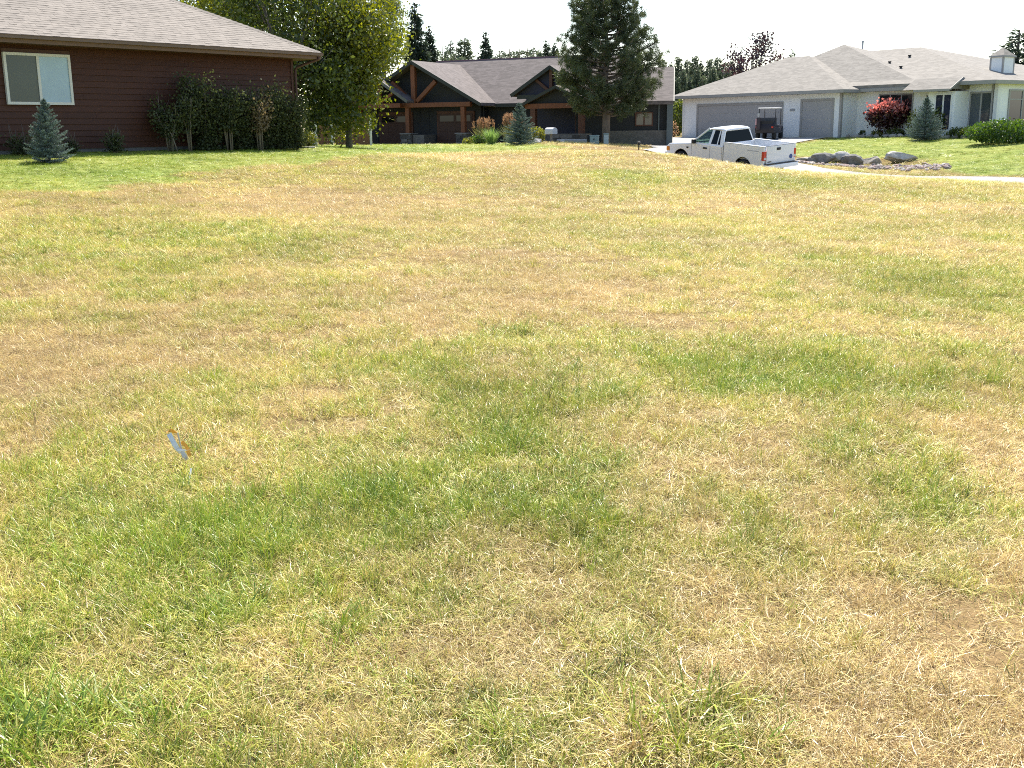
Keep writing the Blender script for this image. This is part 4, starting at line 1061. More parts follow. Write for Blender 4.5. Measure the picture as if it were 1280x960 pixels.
# ------------------------------------------------------------------ boulders and cobbles beside the road
def rock_mesh(seed, sx, sy, sz, m, rough=.22, sub=3, flat=.55):
    bm = bmesh.new(); bmesh.ops.create_icosphere(bm, subdivisions=sub, radius=1)
    r = random.Random(seed); off = (r.uniform(0, 99), r.uniform(0, 99))
    pl = [(Vector((r.gauss(0, 1), r.gauss(0, 1), r.gauss(0, .7))).normalized(), r.uniform(flat, .92)) for _ in range(11)]
    for v in bm.verts:
        p = v.co.copy()
        for n, d in pl:
            k = p.dot(n)
            if k > d: p -= n * (k - d)
        q = float(fbm(np.array([p.x * 1.7 + off[0] + p.z]), np.array([p.y * 1.7 + off[1] - p.z]), seed, 4)[0]) - .5
        p *= 1 + q * rough * 2
        v.co = Vector((p.x * sx, p.y * sy, p.z * sz))
    me = bpy.data.meshes.new('rock'); bm.to_mesh(me); bm.free(); me.materials.append(m)
    return me
rk_dark = mat('dark_basalt', (.09, .088, .085), .9, .3, 4, .6, 18, c2=(.25, .24, .225))
rk_pale = mat('pale_granite', (.30, .29, .27), .9, .3, 3, .5, 18, c2=(.50, .48, .45))
rk_gw = mat('grey_white_rock', (.26, .24, .21), .9, .3, 5, .6, 14, c2=(.56, .53, .47))
rk_mix = mat('mottled_rock', (.12, .10, .085), .9, .3, 2.2, .6, 14, c2=(.46, .42, .36))
for px, d, (a, b, c), mm, lab, sd_ in [
    (1004, 52.6, (.62, .42, .18), rk_pale, 'low pale flat rock just behind the truck bumper', 3),
    (1029, 52.2, (.80, .52, .42), rk_dark, 'dark rounded boulder nearest the truck tailgate', 11),
    (1052, 53.2, (.62, .45, .38), rk_pale, 'white-topped rock between two dark boulders', 14),
    (1066, 52.0, (.78, .52, .38), rk_dark, 'dark slumped boulder in the middle of the row', 17),
    (1094, 52.4, (.74, .5, .40), rk_mix, 'brown boulder with a pale top in the rock row', 21),
    (1124, 52.4, (1.0, .55, .36), rk_gw, 'largest mottled grey-white boulder at the right end of the row', 29)]:
    p = ground_at(px, d)
    o = obj('boulder', rock_mesh(sd_, a * .86, b * .86, c * .9, mm, .30, 3, .40)); o.location = p + Vector((0, 0, c * .45)); o.rotation_euler.z = rnd.uniform(-.3, .3)
    tag(o, lab, 'boulder', 'boulders beside the road')
# cobble bed: individually built small stones
cob_m = [mat('cobble_%d' % k, c, .9, .2, 12, .3) for k, c in enumerate([(.36, .31, .28), (.24, .20, .19), (.42, .39, .36), (.30, .22, .20)])]
cob = [rock_mesh(50 + k, .15, .12, .09, cob_m[k % 4], .2, 1, .6) for k in range(8)]
bed = empty('cobble_bed', ground_at(1080, 51), 'strip of pinkish grey cobbles below the boulder row', 'rock bed')
bl = bed.location
i = 0
for k in range(2600):
    px = rnd.uniform(985, 1190); t = (px - 985) / 205
    dc = 51.0 - 3.6 * max(0, t - .35) / .65
    d = rnd.gauss(dc, .35 + .35 * (t > .5))
    p = ground_at(px, d)
    if float(seg_dist(np.array([p.x]), np.array([p.y]), ROAD_MID)[0]) < ROAD_W / 2 + .05: continue
    if i >= 300: break
    o = bpy.data.objects.new('cobble', rnd.choice(cob)); link(o, bed); i += 1
    s = rnd.uniform(.6, 1.35); o.scale = (s, s, s); o.location = p - bl + Vector((0, 0, .03)); o.rotation_euler = (rnd.gauss(0, .3), rnd.gauss(0, .3), rnd.uniform(0, 6.3))

# ------------------------------------------------------------------ mailbox, utility boxes, stake light, slab
galv = mat('pale_box_metal', (.50, .50, .52), .5, .08, 6)
mbx = empty('mailbox', ground_at(689, 57.5), 'pale grey mailbox on a short post in front of the porch', 'mailbox', (0, 0, R(62)))
pr_ = [(-.26, .42)] + [(.26, .42)] + [(.26 * math.cos(a),   .62 + .13 * math.sin(a)) for a in np.linspace(0, math.pi, 9)]
b_ = MB(); b_.prism(pr_, -.22, .24); b_.build('box', galv, mbx, bevel=.012)
MB().prism([(x * .93, .62 + (z - .62) * .93) for x, z in pr_], -.235, -.222).build('door', galv, mbx)
MB().box(-.05, .05, -.05, .05, -.1, .418).build('post', mat('grey_post_wood', (.24, .21, .18), .85, .2, 9), mbx)
util_g = mat('utility_green', (.27, .34, .31), .55, .08, 6)
u1_ = empty('utility_box', ground_at(743, 58), 'squat grey-green utility box near the pine trunk', 'utility box', (0, 0, R(-12)))
MB().box(-.22, .22, -.18, .18, -.05, .40).build('cabinet', util_g, u1_, bevel=.02)
MB().box(-.235, .235, -.195, .195, .402, .45).build('lid', util_g, u1_, bevel=.015)
MB().box(-.03, .03, -.197, -.181, .2, .28).build('latch', black_pl, u1_)
u2_ = empty('utility_pedestal', ground_at(757.5, 57.6), 'narrow pale cable pedestal in front of the pine trunk', 'utility pedestal')
MB().box(-.12, .12, -.10, .10, -.05, .50).build('body', mat('pedestal_grey', (.40, .45, .43), .55, .08, 6), u2_, bevel=.015)
MB().box(-.13, .13, -.11, .11, .502, .57).build('cap', util_g, u2_, bevel=.02)
dkb = empty('bin', ground_at(737, 58.6), 'small black box standing left of the grey-green utility box', 'box')
MB().box(-.14, .14, -.14, .14, -.05, .40).build('body', black_pl, dkb, bevel=.02); MB().box(-.15, .15, -.15, .15, .402, .44).build('lid', black_pl, dkb, bevel=.01)
slab = MB().box(-.9, .9, -.35, .35, -.1, .22).build('concrete_slab', concrete, bevel=.03); slab.location = ground_at(718, 60.5); slab.rotation_euler.z = R(-14)
tag(slab, 'low pale concrete slab edge before the porch plinth', 'slab')
stk = empty('path_light', ground_at(798.5, 49), 'thin black stake light at the end of the concrete driveway', 'path light')
MB().tube([(0, 0, -.05), (0, 0, .55)], .025, 7).build('stake', black_pl, stk)
MB().lathe([(.05, .55), (.055, .66), (.09, .67), (.02, .73)], n=12).build('lamp_head', black_pl, stk)
for px, d, s, lab in [(664, 56.5, .16, 'small pale rock under the yellow-green shrub'), (672, 57.0, .2, 'pale edging rock beside the mailbox post'), (703, 58.5, .17, 'pale rock on the grassy hump right of the mailbox'), (390, 42.0, .18, 'pale rock at the foot of the red house shrub')]:
    o = obj('rock', rock_mesh(int(px), s * 1.4, s, s * .8, rk_pale)); o.location = ground_at(px, d) + Vector((0, 0, s * .3)); tag(o, lab, 'rock')
sp = MB().box(-.32, .32, -.10, .10, 0, .05).build('splash_block', concrete, bevel=.01); sp.location = ground_at(380, 34.6) + Vector((0, 0, .02)); sp.rotation_euler.z = R(20)
tag(sp, 'pale splash block below the red house downspout', 'splash block')

# ------------------------------------------------------------------ survey stake with flagging in the near grass
sx_, sy_, *_r = world_blob(228, 580, 1, 1, 0)
stake = empty('survey_flag', (sx_, sy_, h1(sx_, sy_)), 'wire survey stake with crumpled blue, white and orange ribbon', 'survey flag')
stake.scale = (.85, .85, .95)
MB().tube([(0, 0, -.05), (.004, 0, .06), (-.012, .0, .165)], .0045, 6).build('stake', mat('stake_wire', (.45, .43, .40), .5, .1), stake)
def ribbon(name, pts, wd, m):
    pts = [Vector(p) for p in pts]; vs, fs = [], []
    for i, p in enumerate(pts):
        k = math.sin(i * 1.9) * .5
        s = Vector((math.cos(.6 + k), .5 * math.sin(i), math.sin(.6 + k) * .7)).normalized() * wd / 2
        vs += [p - s, p + s]
    for i in range(len(pts) - 1): fs.append((2 * i, 2 * i + 1, 2 * i + 3, 2 * i + 2))
    n = len(vs); vs += [v + Vector((0, .0015, .0008)) for v in vs]
    fs += [tuple(n + q for q in f[::-1]) for f in fs]
    MB().add(vs, fs).build(name, m, stake, smooth=True)
rb_b = mat('ribbon_blue', (.60, .64, .70), .45, .15, 60); rb_w = mat('ribbon_white', (.70, .70, .72), .5, .06, 60); rb_o = mat('ribbon_orange', (.80, .38, .05), .5, .15, 60)
ribbon('blue_ribbon', [(-.062, 0, .160), (-.045, -.012, .135), (-.030, -.016, .108), (-.014, -.018, .082), (.0, -.014, .066)], .028, rb_b)
ribbon('blue_ribbon', [(-.012, 0, .080), (.008, -.01, .066), (.022, -.012, .044), (.03, -.01, .022)], .024, mat('ribbon_grey', (.52, .53, .54), .5, .1, 50))
ribbon('white_ribbon', [(-.02, -.022, .082), (.006, -.024, .080), (.03, -.02, .076), (.052, -.012, .078)], .014, rb_w)
ribbon('orange_ribbon', [(-.075, .01, .165), (-.06, .0, .178), (-.045, .01, .172), (-.03, .016, .160)], .022, rb_o)
ribbon('orange_ribbon', [(.0, .012, .115), (.02, .01, .098), (.034, .004, .080), (.042, .0, .052), (.055, -.012, .040)], .02, rb_o)
tx_, ty_, *_r = world_blob(235, 607, 1, 1, 0)
twig = MB().tube([(0, 0, .0), (.004, .004, .035), (.002, .01, .085)], .0045, 6).build('stick', rb_w); twig.location = (tx_, ty_, h1(tx_, ty_)); twig.rotation_euler = (R(-35), 0, 0)
tag(twig, 'short white stick in the grass just below the survey ribbon', 'stick')

# ------------------------------------------------------------------ vegetation
def unit(v): return v / np.maximum(np.linalg.norm(v, axis=-1, keepdims=True), 1e-9)
def needles(P, D, L, w, g):
    """thin triangles at P pointing along D (n,3)"""
    n = len(P)
    s = unit(np.cross(D, g.normal(size=(n, 3)))) * np.reshape(w, (-1, 1)) / 2
    return np.stack([P - s, P + s, P + D * np.reshape(L, (-1, 1))], 1)
def leaves(P, size, g, up=.25, bend=.25):
    """two-triangle folded leaves as quads (base, side, tip, side)"""
    n = len(P)
    a = unit(g.normal(size=(n, 3)) + np.array([0, 0, -.3])); nr = unit(np.cross(a, g.normal(size=(n, 3))) + np.array([0, 0, up]))
    b = unit(np.cross(nr, a))
    sz = (size * g.uniform(.65, 1.25, n))[:, None]
    return np.stack([P - a * sz * .5, P + b * sz * .36 + nr * sz * bend * .3, P + a * sz * .55, P - b * sz * .36 + nr * sz * bend * .3], 1)
def crown_obj(name, V, nper, m, attr, parent): return obj(name, raw_mesh(name, V, nper, m, attr), parent)
bark_pine = mat('pine_bark', (.16, .125, .10), .9, .35, 6, .8, 25, stretch=(1, 1, .3))
bark_grey = mat('grey_bark', (.13, .115, .095), .9, .3, 6, .7, 25, stretch=(1, 1, .3))
bark_pale = mat('pale_stem', (.17, .145, .105), .9, .25, 9, .5, 25, stretch=(1, 1, .3))
m_spruce = leaf_mat('blue_spruce_needles', (.045, .072, .060), (.165, .215, .190), .18, .04)
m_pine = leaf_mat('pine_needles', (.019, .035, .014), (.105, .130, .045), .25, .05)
m_far = leaf_mat('far_conifer_needles', (.035, .055, .035), (.10, .13, .07), .25, .03)
m_dark = leaf_mat('dark_leaves', (.028, .050, .011), (.125, .155, .030), .42, .04)
m_lime = leaf_mat('lime_leaves', (.055, .080, .013), (.24, .25, .035), .45, .05)
m_pale = leaf_mat('pale_willow_leaves', (.11, .14, .05), (.27, .30, .13), .45, .04)
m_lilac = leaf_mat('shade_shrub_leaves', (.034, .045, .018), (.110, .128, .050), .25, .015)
m_purple = leaf_mat('purple_leaves', (.025, .013, .018), (.075, .035, .040), .3, .07)
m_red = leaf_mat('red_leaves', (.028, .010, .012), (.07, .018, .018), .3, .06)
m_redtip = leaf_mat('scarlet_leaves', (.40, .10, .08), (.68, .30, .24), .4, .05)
m_juni = leaf_mat('juniper_leaves', (.030, .065, .012), (.11, .19, .030), .35, .05)
m_yel = leaf_mat('yellow_green_leaves', (.09, .12, .02), (.28, .28, .06), .4, .05)
m_ograss = leaf_mat('ornamental_grass_blades', (.13, .17, .035), (.34, .32, .13), .4, .05)
m_mint = leaf_mat('mint_green_blades', (.10, .19, .05), (.26, .36, .13), .4, .05)
m_plume = leaf_mat('tan_plumes', (.20, .12, .065), (.42, .28, .17), .4, .03)
m_tw = leaf_mat('tan_dead_leaves', (.14, .11, .06), (.28, .21, .11), .3, .03)

def spruce(name, loc, h, r, seed, label, cat='tree', m=None, group=None, dens=1.0):
    g = np.random.default_rng(seed)
    t = empty(name, loc, label, cat, (0, 0, seed * 1.3), group)
    MB().tube([(0, 0, -.1), (.01, 0, h * .5), (0, 0, h * .99)], [h * .022, h * .014, .006], 7).build('trunk', bark_grey, t, smooth=True)
    P, D, Ls, Ws, A = [], [], [], [], []
    z = .03 * h
    def spray(p, d, L, n, nl, a):
        s = g.uniform(0, 1, n)[:, None]
        P.append(p + d * L * s + g.normal(0, .004 * h, (n, 3)))
        D.append(unit(g.normal(size=(n, 3)) * .8 + d * 1.0 + np.array([0, 0, .25])))
        Ls.append(np.full(n, nl) * g.uniform(.7, 1.2, n)); A.append(np.clip(a + s[:, 0] * .45 + g.normal(0, .13, n), 0, 1))
    k = 0
    while z < h * .985:
        f = z / h
        R0 = r * (1 - f) ** .8 * (1.0 if f > .08 else .80 + f * 2.5)
        nb = int(5 + 8 * (1 - f))
        for b in range(nb):
            az = k * 2.4 + b * 2 * math.pi / nb + g.normal(0, .22)
            Lb = max(.05 * h * .5, R0 * g.uniform(.62, 1.18))
            inc = -.12 + .75 * f + g.normal(0, .08)
            hd = np.array([math.cos(az), math.sin(az), 0]); p0 = np.array([0, 0, z + g.normal(0, .012 * h)])
            npt = max(3, int(Lb / (.042 * h)))
            prev = p0
            for q in range(1, npt + 1):
                s = q / npt
                cur = p0 + hd * Lb * s * math.cos(inc) + np.array([0, 0, Lb * s * math.sin(inc) + .16 * Lb * s * s])
                d = unit(cur - prev)
                spray(prev, d, np.linalg.norm(cur - prev), int(9 * dens), .030 * h ** .85, .05 + .45 * s)
                for sg in (-1, 1):
                    td = unit(d + sg * np.cross(d, [0, 0, 1]) * g.uniform(.6, 1.1) + np.array([0, 0, g.normal(.05, .15)]))
                    tl = Lb * (.42 * (1 - s) + .12) * g.uniform(.6, 1.2)
                    spray(cur, td, tl, int(12 * dens), .030 * h ** .85, .12 + .42 * s)
                prev = cur
        z += h * (.052 - .018 * f); k += 1
    P, D, Ls, A = map(np.concatenate, (P, D, Ls, A))
    crown_obj('crown', needles(P, D, Ls, .0085 * h, g), 3, m or m_spruce, A, t)
    return t
spruce('blue_spruce', ground_at(60, 25.5), 1.37, .50, 3, 'small blue spruce on the green lawn below the red house window')
spruce('blue_spruce', ground_at(650, 55), 1.95, .86, 5, 'small dark blue spruce left of the pale mailbox')
spruce('blue_spruce', ground_at(1155, 61), 2.2, .98, 8, 'broad blue spruce on the lawn of the white house')

def cone_tree_mesh(h, r, seed, m, base=.12, rag=.25, nl=.5, count=900, shape=.9):
    """far conifer: drooping sprays along a tapering crown"""
    g = np.random.default_rng(seed)
    f = base + (1 - base) * (1 - np.sqrt(g.uniform(0, 1, count)))
    f = np.clip(f, base, .985)
    az = g.uniform(0, 2 * math.pi, count); lay = np.sin(f * 55 + seed) * .12
    rr = r * (1 - f) ** shape * (1 + rag * np.sin(az * 3 + seed + f * 9) * .5 + g.normal(0, rag * .5, count) + lay)
    rr = np.abs(rr) * np.sqrt(g.uniform(.15, 1, count))
    P = np.stack([rr * np.cos(az), rr * np.sin(az), f * h + g.normal(0, .01 * h, count)], 1)
    out = []; att = []
    for q in range(9):
        d = unit(np.stack([np.cos(az), np.sin(az), np.full(count, -.15)], 1) + g.normal(0, .55, (count, 3)))
        out.append(needles(P + g.normal(0, .12, (count, 3)), d, nl * g.uniform(.5, 1.1, count) * (1.15 - f * .7), nl * .22, g)); att.append(np.clip(.25 + .5 * rr / r + g.normal(0, .2, count), 0, 1))
    return raw_mesh('crown', np.concatenate(out), 3, m, np.concatenate(att))

def pine_big():
    g = np.random.default_rng(21)
    loc = ground_at(757, 62)
    t = empty('pine_tree', loc, 'large dark ponderosa pine with bare lower trunk standing before the lodge', 'tree')
    sc_ = 62 / F
    Ht = 178 * sc_ + .1
    tr = [(0, 0, -.2), (.03, 0, 1.5), (-.05, .05, 3.2), (.03, 0, 5.2), (-.08, 0, 7.0), (-.1, 0, Ht - .1)]
    MB().tube(tr, [.24, .21, .17, .12, .06, .02], 10).build('trunk', bark_pine, t, smooth=True)
    # crown outline read as left / right reach at each height
    hh = np.array([1.35, 1.7, 2.1, 2.6, 3.2, 3.9, 4.6, 5.2, 6.0, 6.6, 7.4, 8.0, 8.4])
    lr = np.array([.8, 2.0, 2.6, 2.9, 3.0, 2.9, 2.6, 2.3, 2.05, 1.8, 1.6, 1.25, .6])
    rr_ = np.array([1.2, 2.2, 2.9, 3.1, 3.15, 3.1, 2.8, 2.5, 2.15, 1.8, 1.45, 1.05, .5])
    P, A, lim = [], [], MB()
    nlimb = 112
    for i in range(nlimb):
        z = 1.7 + (Ht - 1.8) * ((i + g.uniform(0, 1)) / nlimb) ** 1.0
        az = i * 2.39996 + g.normal(0, .25)
        cx = np.interp(z, [p[2] for p in tr], [p[0] for p in tr])
        rl = np.interp(z, hh, lr); rrr = np.interp(z, hh, rr_)
        k = (math.cos(az) + 1) / 2; L = (rl * (1 - k) + rrr * k) * g.uniform(.78, 1.08)
        hd = np.array([math.cos(az), math.sin(az), 0]); rise = .15 + .35 * (z / Ht) + g.normal(0, .08)
        p0 = np.array([cx, 0, z - .25 * L * .5]); pts = []
        for s in np.linspace(0, 1, 6):
            pts.append(p0 + hd * L * s + np.array([0, 0, rise * L * s * s]) + g.normal(0, .03, 3))
        lim.tube(pts, [.05 * (1 - s) + .012 for s in np.linspace(0, 1, 6)], 5)
        nsub = int(7 + L * 7.4)
        for q in range(nsub):
            s = g.uniform(.34, 1.0) ** .75
            b = p0 + hd * L * s + np.array([0, 0, rise * L * s * s])
            off = g.normal(0, 1, 3) * np.array([.22, .22, .17]) * (.6 + .5 * s)
            P.append(b + off); A.append(.12 + .55 * s * g.uniform(.5, 1.1) + (.18 if az % 6.283 > 2.2 and az % 6.283 < 4.2 and z < 4.2 else 0))  # lower left boughs get a lighter needle tone, painting them as sunlit
    lim.build('limbs', bark_pine, t, smooth=True)
    P = np.array(P); A = np.array(A)
    # every tuft: a burst of long needles round a short shoot
    nn = 46
    C = np.repeat(P, nn, 0); n = len(C)
    D = unit(g.normal(size=(n, 3)) + np.array([0, 0, .35]))
    V = needles(C + D * .03 + g.normal(0, .05, (n, 3)), D, .22 * g.uniform(.6, 1.15, n), .028, g)
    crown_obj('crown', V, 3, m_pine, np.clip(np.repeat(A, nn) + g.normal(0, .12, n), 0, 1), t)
    return t
pine_big()

def broadleaf(name, loc, label, cat, ell, n_clump, per, size, m, seed, bark, trunk_h=1.6, trunk_r=.16, hollow=.35, spread=.34, gaps=.30, group=None, droop=0, stems=1, flat=1.0):
    """tree: trunk and limbs reaching leaf clumps spread through an uneven envelope; ell = list of (cx,cy,cz,rx,ry,rz)"""
    g = np.random.default_rng(seed)
    t = empty(name, loc, label, cat, (0, 0, 0), group)
    C = []
    vol = np.array([e[3] * e[4] * e[5] for e in ell]); vol = vol / vol.sum()
    for e, v in zip(ell, vol):
        k = int(n_clump * v * 1.6); d = unit(g.normal(size=(k, 3))); rad = (hollow + (1 - hollow) * g.uniform(0, 1, k) ** .55)
        lump = 1 + .22 * np.sin(d[:, 0] * 5 + seed) * np.cos(d[:, 2] * 4 + seed * .7) + .12 * np.sin(d[:, 1] * 9 + d[:, 2] * 7)
        q = d * (rad * lump)[:, None] * np.array(e[3:]) + np.array(e[:3])
        w_ = fbm(q[:, 0] * 1.1 + seed * 3.1 + q[:, 1] * .8, q[:, 2] * 1.1 - q[:, 1] * .6, seed, 3)
        C.append(q[w_ > gaps + .08])
    C = np.concatenate(C)
    if len(C) > n_clump: C = C[g.permutation(len(C))[:n_clump]]
    top = np.array([e[2] for e in ell]).mean()
    tm = MB()
    for s in range(stems):
        bx = 0 if stems == 1 else g.normal(0, .12)
        tm.tube([(bx, 0, -.2), (bx * 1.5 + .03, 0, trunk_h * .5), (bx * 2, .02, trunk_h), (bx * 3 + ell[0][0] * .4, 0, top)], [trunk_r, trunk_r * .8, trunk_r * .7, trunk_r * .25], 9)
    tm.build('trunk', bark, t, smooth=True)
    lm = MB()
    for c in C[g.permutation(len(C))[:min(46, len(C))]]:
        z0 = min(c[2] * .6, trunk_h + g.uniform(-.1, .8) * (top - trunk_h) * .8); z0 = max(z0, trunk_h * .7)
        b = np.array([ell[0][0] * .2, 0, z0]); mid = (b + c) / 2 + np.array([0, 0, -.12]) + g.normal(0, .08, 3)
        lm.tube([b, mid, c], [trunk_r * .32, trunk_r * .18, .012], 5)
    lm.build('limbs', bark, t, smooth=True)
    n = len(C) * per
    O = g.normal(0, 1, (n, 3)) * np.array([spread, spread, spread * .75 * flat])
    P = np.repeat(C, per, 0) + O
    if droop: P[:, 2] -= droop * g.uniform(0, 1, n) ** 1.5
    att = np.repeat(g.uniform(.1, .8, len(C)), per) + g.normal(0, .18, n)
    crown_obj('crown', leaves(P, size, g), 4, m, np.clip(att, 0, 1), t)
    return t
def loc_c(px, d): return ground_at(px, d)
# big trees behind the red house
s36 = 41 / F
b0 = ground_at(372, 43)
broadleaf('shade_tree', b0, 'big dark green broadleaf tree rising behind the corner of the red house', 'tree',
          [(-.2, 0, 4.6, 2.5, 2.2, 2.5), (.5, -.3, 2.6, 1.5, 1.6, 1.7), (-1.0, 0, 6.3, 1.8, 1.8, 1.6), (.9, 0, 5.6, 1.5, 1.6, 1.8), (1.2, .3, 1.5, 1.1, 1.0, .9)], 430, 42, .145, m_dark, 31, bark_grey, 1.5, .17, gaps=.37)
b1_ = ground_at(436, 45)
broadleaf('linden_tree', b1_, 'sunlit yellow-green linden tree covering the left end of the lodge', 'tree',
          [(-.2, 0, 3.5, 1.85, 1.8, 1.9), (.5, 0, 4.5, 1.7, 1.7, 1.3), (-.1, -.2, 1.5, 1.2, 1.2, 1.1), (1.2, 0, 3.9, 1.2, 1.3, 1.0), (.9, 0, 5.6, 1.3, 1.2, 1.1), (-1.3, 0, 4.6, 1.3, 1.2, 1.2), (.5, .2, 2.3, .9, .9, .7)], 470, 44, .14, m_lime, 37, bark_grey, 1.4, .15, gaps=.37)
broadleaf('birch_tree', ground_at(482, 88), 'airy pale green birch rising above the linden tree', 'tree',
          [(0, 0, 8.0, 1.9, 2.0, 3.0), (.1, 0, 10.4, 1.6, 1.5, 2.3)], 300, 34, .19, m_pale, 41, bark_pale, 2.5, .12, gaps=.34, droop=.5)
broadleaf('willow_tree', ground_at(250, 60), 'pale grey-green willow crown showing above the red house roof ridge', 'tree',
          [(0, 0, 7.4, 3.0, 2.4, 1.8), (2.4, 0, 6.8, 1.8, 1.8, 1.6)], 230, 30, .17, m_pale, 43, bark_grey, 3, .2, gaps=.33, droop=.7)
broadleaf('ash_tree', ground_at(300, 52), 'mid-green tree top showing over the sloping hip of the red house roof', 'tree',
          [(0, 0, 6.3, 1.8, 1.8, 1.7), (1.1, 0, 5.2, 1.2, 1.4, 1.5)], 220, 32, .16, m_lime, 47, bark_grey, 2.5, .15, gaps=.34)
broadleaf('purple_tree', ground_at(936, 92), 'purple-leaved tree standing behind the garage roof of the white house', 'tree',
          [(0, 0, 5.6, 1.9, 1.9, 2.0), (-.9, 0, 4.4, 1.6, 1.6, 1.4), (.7, 0, 6.9, .9, .9, 1.3), (1.9, 0, 5.6, .8, .9, .9)], 150, 20, .22, m_purple, 53, bark_grey, 2.2, .13, gaps=.44, spread=.34)

# shrubs against the red house, in its shade
def hedge_shrub(name, u, v, h, r, seed, label, nst=7, bare=False, lm=None, leafn=1400, group='tall shrubs against the red house wall', sz=.075):
    g = np.random.default_rng(seed)
    p = red.matrix_basis @ Vector((u - (.42 if u > -5 else 0), v, 0)); p.z = h1(p.x, p.y)
    t = empty(name, p, label, 'shrub', (0, 0, 0), group)
    st = MB(); tips = []
    for i in range(nst):
        az = g.uniform(0, 6.28); q = r * g.uniform(.25, .9); hh_ = h * g.uniform(.7, 1.0)
        tp = np.array([math.cos(az) * q, math.sin(az) * q, hh_]); md = tp * .5 + np.array([-math.cos(az) * q * .18, -math.sin(az) * q * .18, 0])
        st.tube([(math.cos(az) * .06, math.sin(az) * .06, -.05), md, tp], [.024, .017, .007], 5); tips += [(md, tp)]
        for k in range(3):
            b = md + (tp - md) * g.uniform(0, .8); st.tube([b, b + g.normal(0, .13, 3) + np.array([0, 0, .22])], [.009, .004], 4)
    st.build('stems', bark_pale if bare else bark_grey, t, smooth=True)
    md, tp = np.array([a for a, b in tips]), np.array([b for a, b in tips])
    i = g.integers(0, nst, leafn); s = g.uniform(-.95 if not bare else -.1, 1.05, leafn)[:, None]
    P = md[i] + (tp[i] - md[i]) * s + g.normal(0, 1, (leafn, 3)) * np.array([.17, .17, .13]) * (r / .6); P[:, 2] = np.maximum(P[:, 2], .06)
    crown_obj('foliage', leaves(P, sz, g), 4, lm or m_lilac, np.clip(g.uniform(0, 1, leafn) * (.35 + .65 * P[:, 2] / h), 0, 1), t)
    return t
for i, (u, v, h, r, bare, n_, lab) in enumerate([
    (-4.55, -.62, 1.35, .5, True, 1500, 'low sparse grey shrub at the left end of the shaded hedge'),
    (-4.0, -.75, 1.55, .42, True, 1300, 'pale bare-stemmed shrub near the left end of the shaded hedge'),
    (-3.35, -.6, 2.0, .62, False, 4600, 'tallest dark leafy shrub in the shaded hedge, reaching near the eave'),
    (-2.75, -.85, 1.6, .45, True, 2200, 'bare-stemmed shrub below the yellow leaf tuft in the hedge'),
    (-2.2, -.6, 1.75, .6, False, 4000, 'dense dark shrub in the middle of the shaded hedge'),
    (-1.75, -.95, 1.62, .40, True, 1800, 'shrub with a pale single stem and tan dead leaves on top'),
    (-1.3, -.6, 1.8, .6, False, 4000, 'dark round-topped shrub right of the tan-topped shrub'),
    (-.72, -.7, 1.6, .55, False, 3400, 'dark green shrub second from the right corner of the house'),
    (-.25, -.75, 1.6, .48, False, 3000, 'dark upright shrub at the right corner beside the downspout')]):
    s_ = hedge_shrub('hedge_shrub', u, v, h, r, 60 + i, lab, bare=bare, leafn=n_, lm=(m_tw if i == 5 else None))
dead = MB(); p = red.matrix_basis @ Vector((-4.95, -.9, 0)); p.z = h1(p.x, p.y)
dead.tube([(0, 0, 0), (-.12, 0, .45), (-.30, .02, .75)], [.02, .016, .006], 5); dead.tube([(-.10, 0, .4), (-.02, 0, .62)], [.01, .004], 4)
o = dead.build('dead_branch', bark_pale, smooth=True); o.location = p; tag(o, 'leaning bare stick left of the shaded hedge', 'branch')
hedge_shrub('low_shrub', -6.6, -.55, .5, .34, 81, 'low bluish shrub on its own against the red house wall', 6, False, leafn=900, group='low plants at the red house wall', sz=.06)
hedge_shrub('low_shrub', -9.1, -.5, .45, .4, 82, 'low dark plant at the wall left of the blue spruce', 6, False, leafn=800, group='low plants at the red house wall', sz=.06)
hedge_shrub('low_shrub', -7.75, -.5, .34, .26, 83, 'very low dark plant at the wall right of the blue spruce', 5, False, leafn=400, group='low plants at the red house wall', sz=.06)

def bush(name, loc, rx, ry, rz, n, size, m, seed, label, group=None, top=None, cat='shrub', hollow=.45, lumps=9, lift=0.0):
    g = np.random.default_rng(seed)
    t = empty(name, loc, label, cat, (0, 0, 0), group)
    st = MB()
    for i in range(7):
        az = g.uniform(0, 6.28); st.tube([(0, 0, -.05), (math.cos(az) * rx * .4, math.sin(az) * ry * .4, rz * .7), (math.cos(az) * rx * .7, math.sin(az) * ry * .7, rz * 1.3)], [.03, .02, .006], 5)
    st.build('stems', bark_grey, t, smooth=True)
    d = unit(g.normal(size=(n, 3))); lc = unit(g.normal(size=(lumps, 3)))
    bump = 1 + .30 * np.max(np.clip((d @ lc.T - .75) * 4, 0, 1), axis=1) - .08
    P = d * (hollow + (1 - hollow) * g.uniform(0, 1, n) ** .5)[:, None] * bump[:, None] * np.array([rx, ry, rz]) + np.array([0, 0, rz * .95 + lift])
    P = P + g.normal(0, .025 if 'junip' in name else .055, P.shape) * (rx + rz); P = P[P[:, 2] > .02]; k = len(P)
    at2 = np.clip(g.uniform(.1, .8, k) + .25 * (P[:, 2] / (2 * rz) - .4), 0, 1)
    if top is None:
        crown_obj('foliage', leaves(P, size, g), 4, m, at2, t)
    else:
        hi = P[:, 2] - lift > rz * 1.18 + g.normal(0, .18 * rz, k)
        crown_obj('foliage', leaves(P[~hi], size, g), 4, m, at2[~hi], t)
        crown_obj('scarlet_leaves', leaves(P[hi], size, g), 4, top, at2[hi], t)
    return t
bush('red_bush', ground_at(1108, 66.2), 1.40, .8, .80, 2900, .17, m_red, 91, 'dark red bush with scarlet top leaves under the white house window', top=m_redtip, lift=.5, hollow=.3, lumps=6)
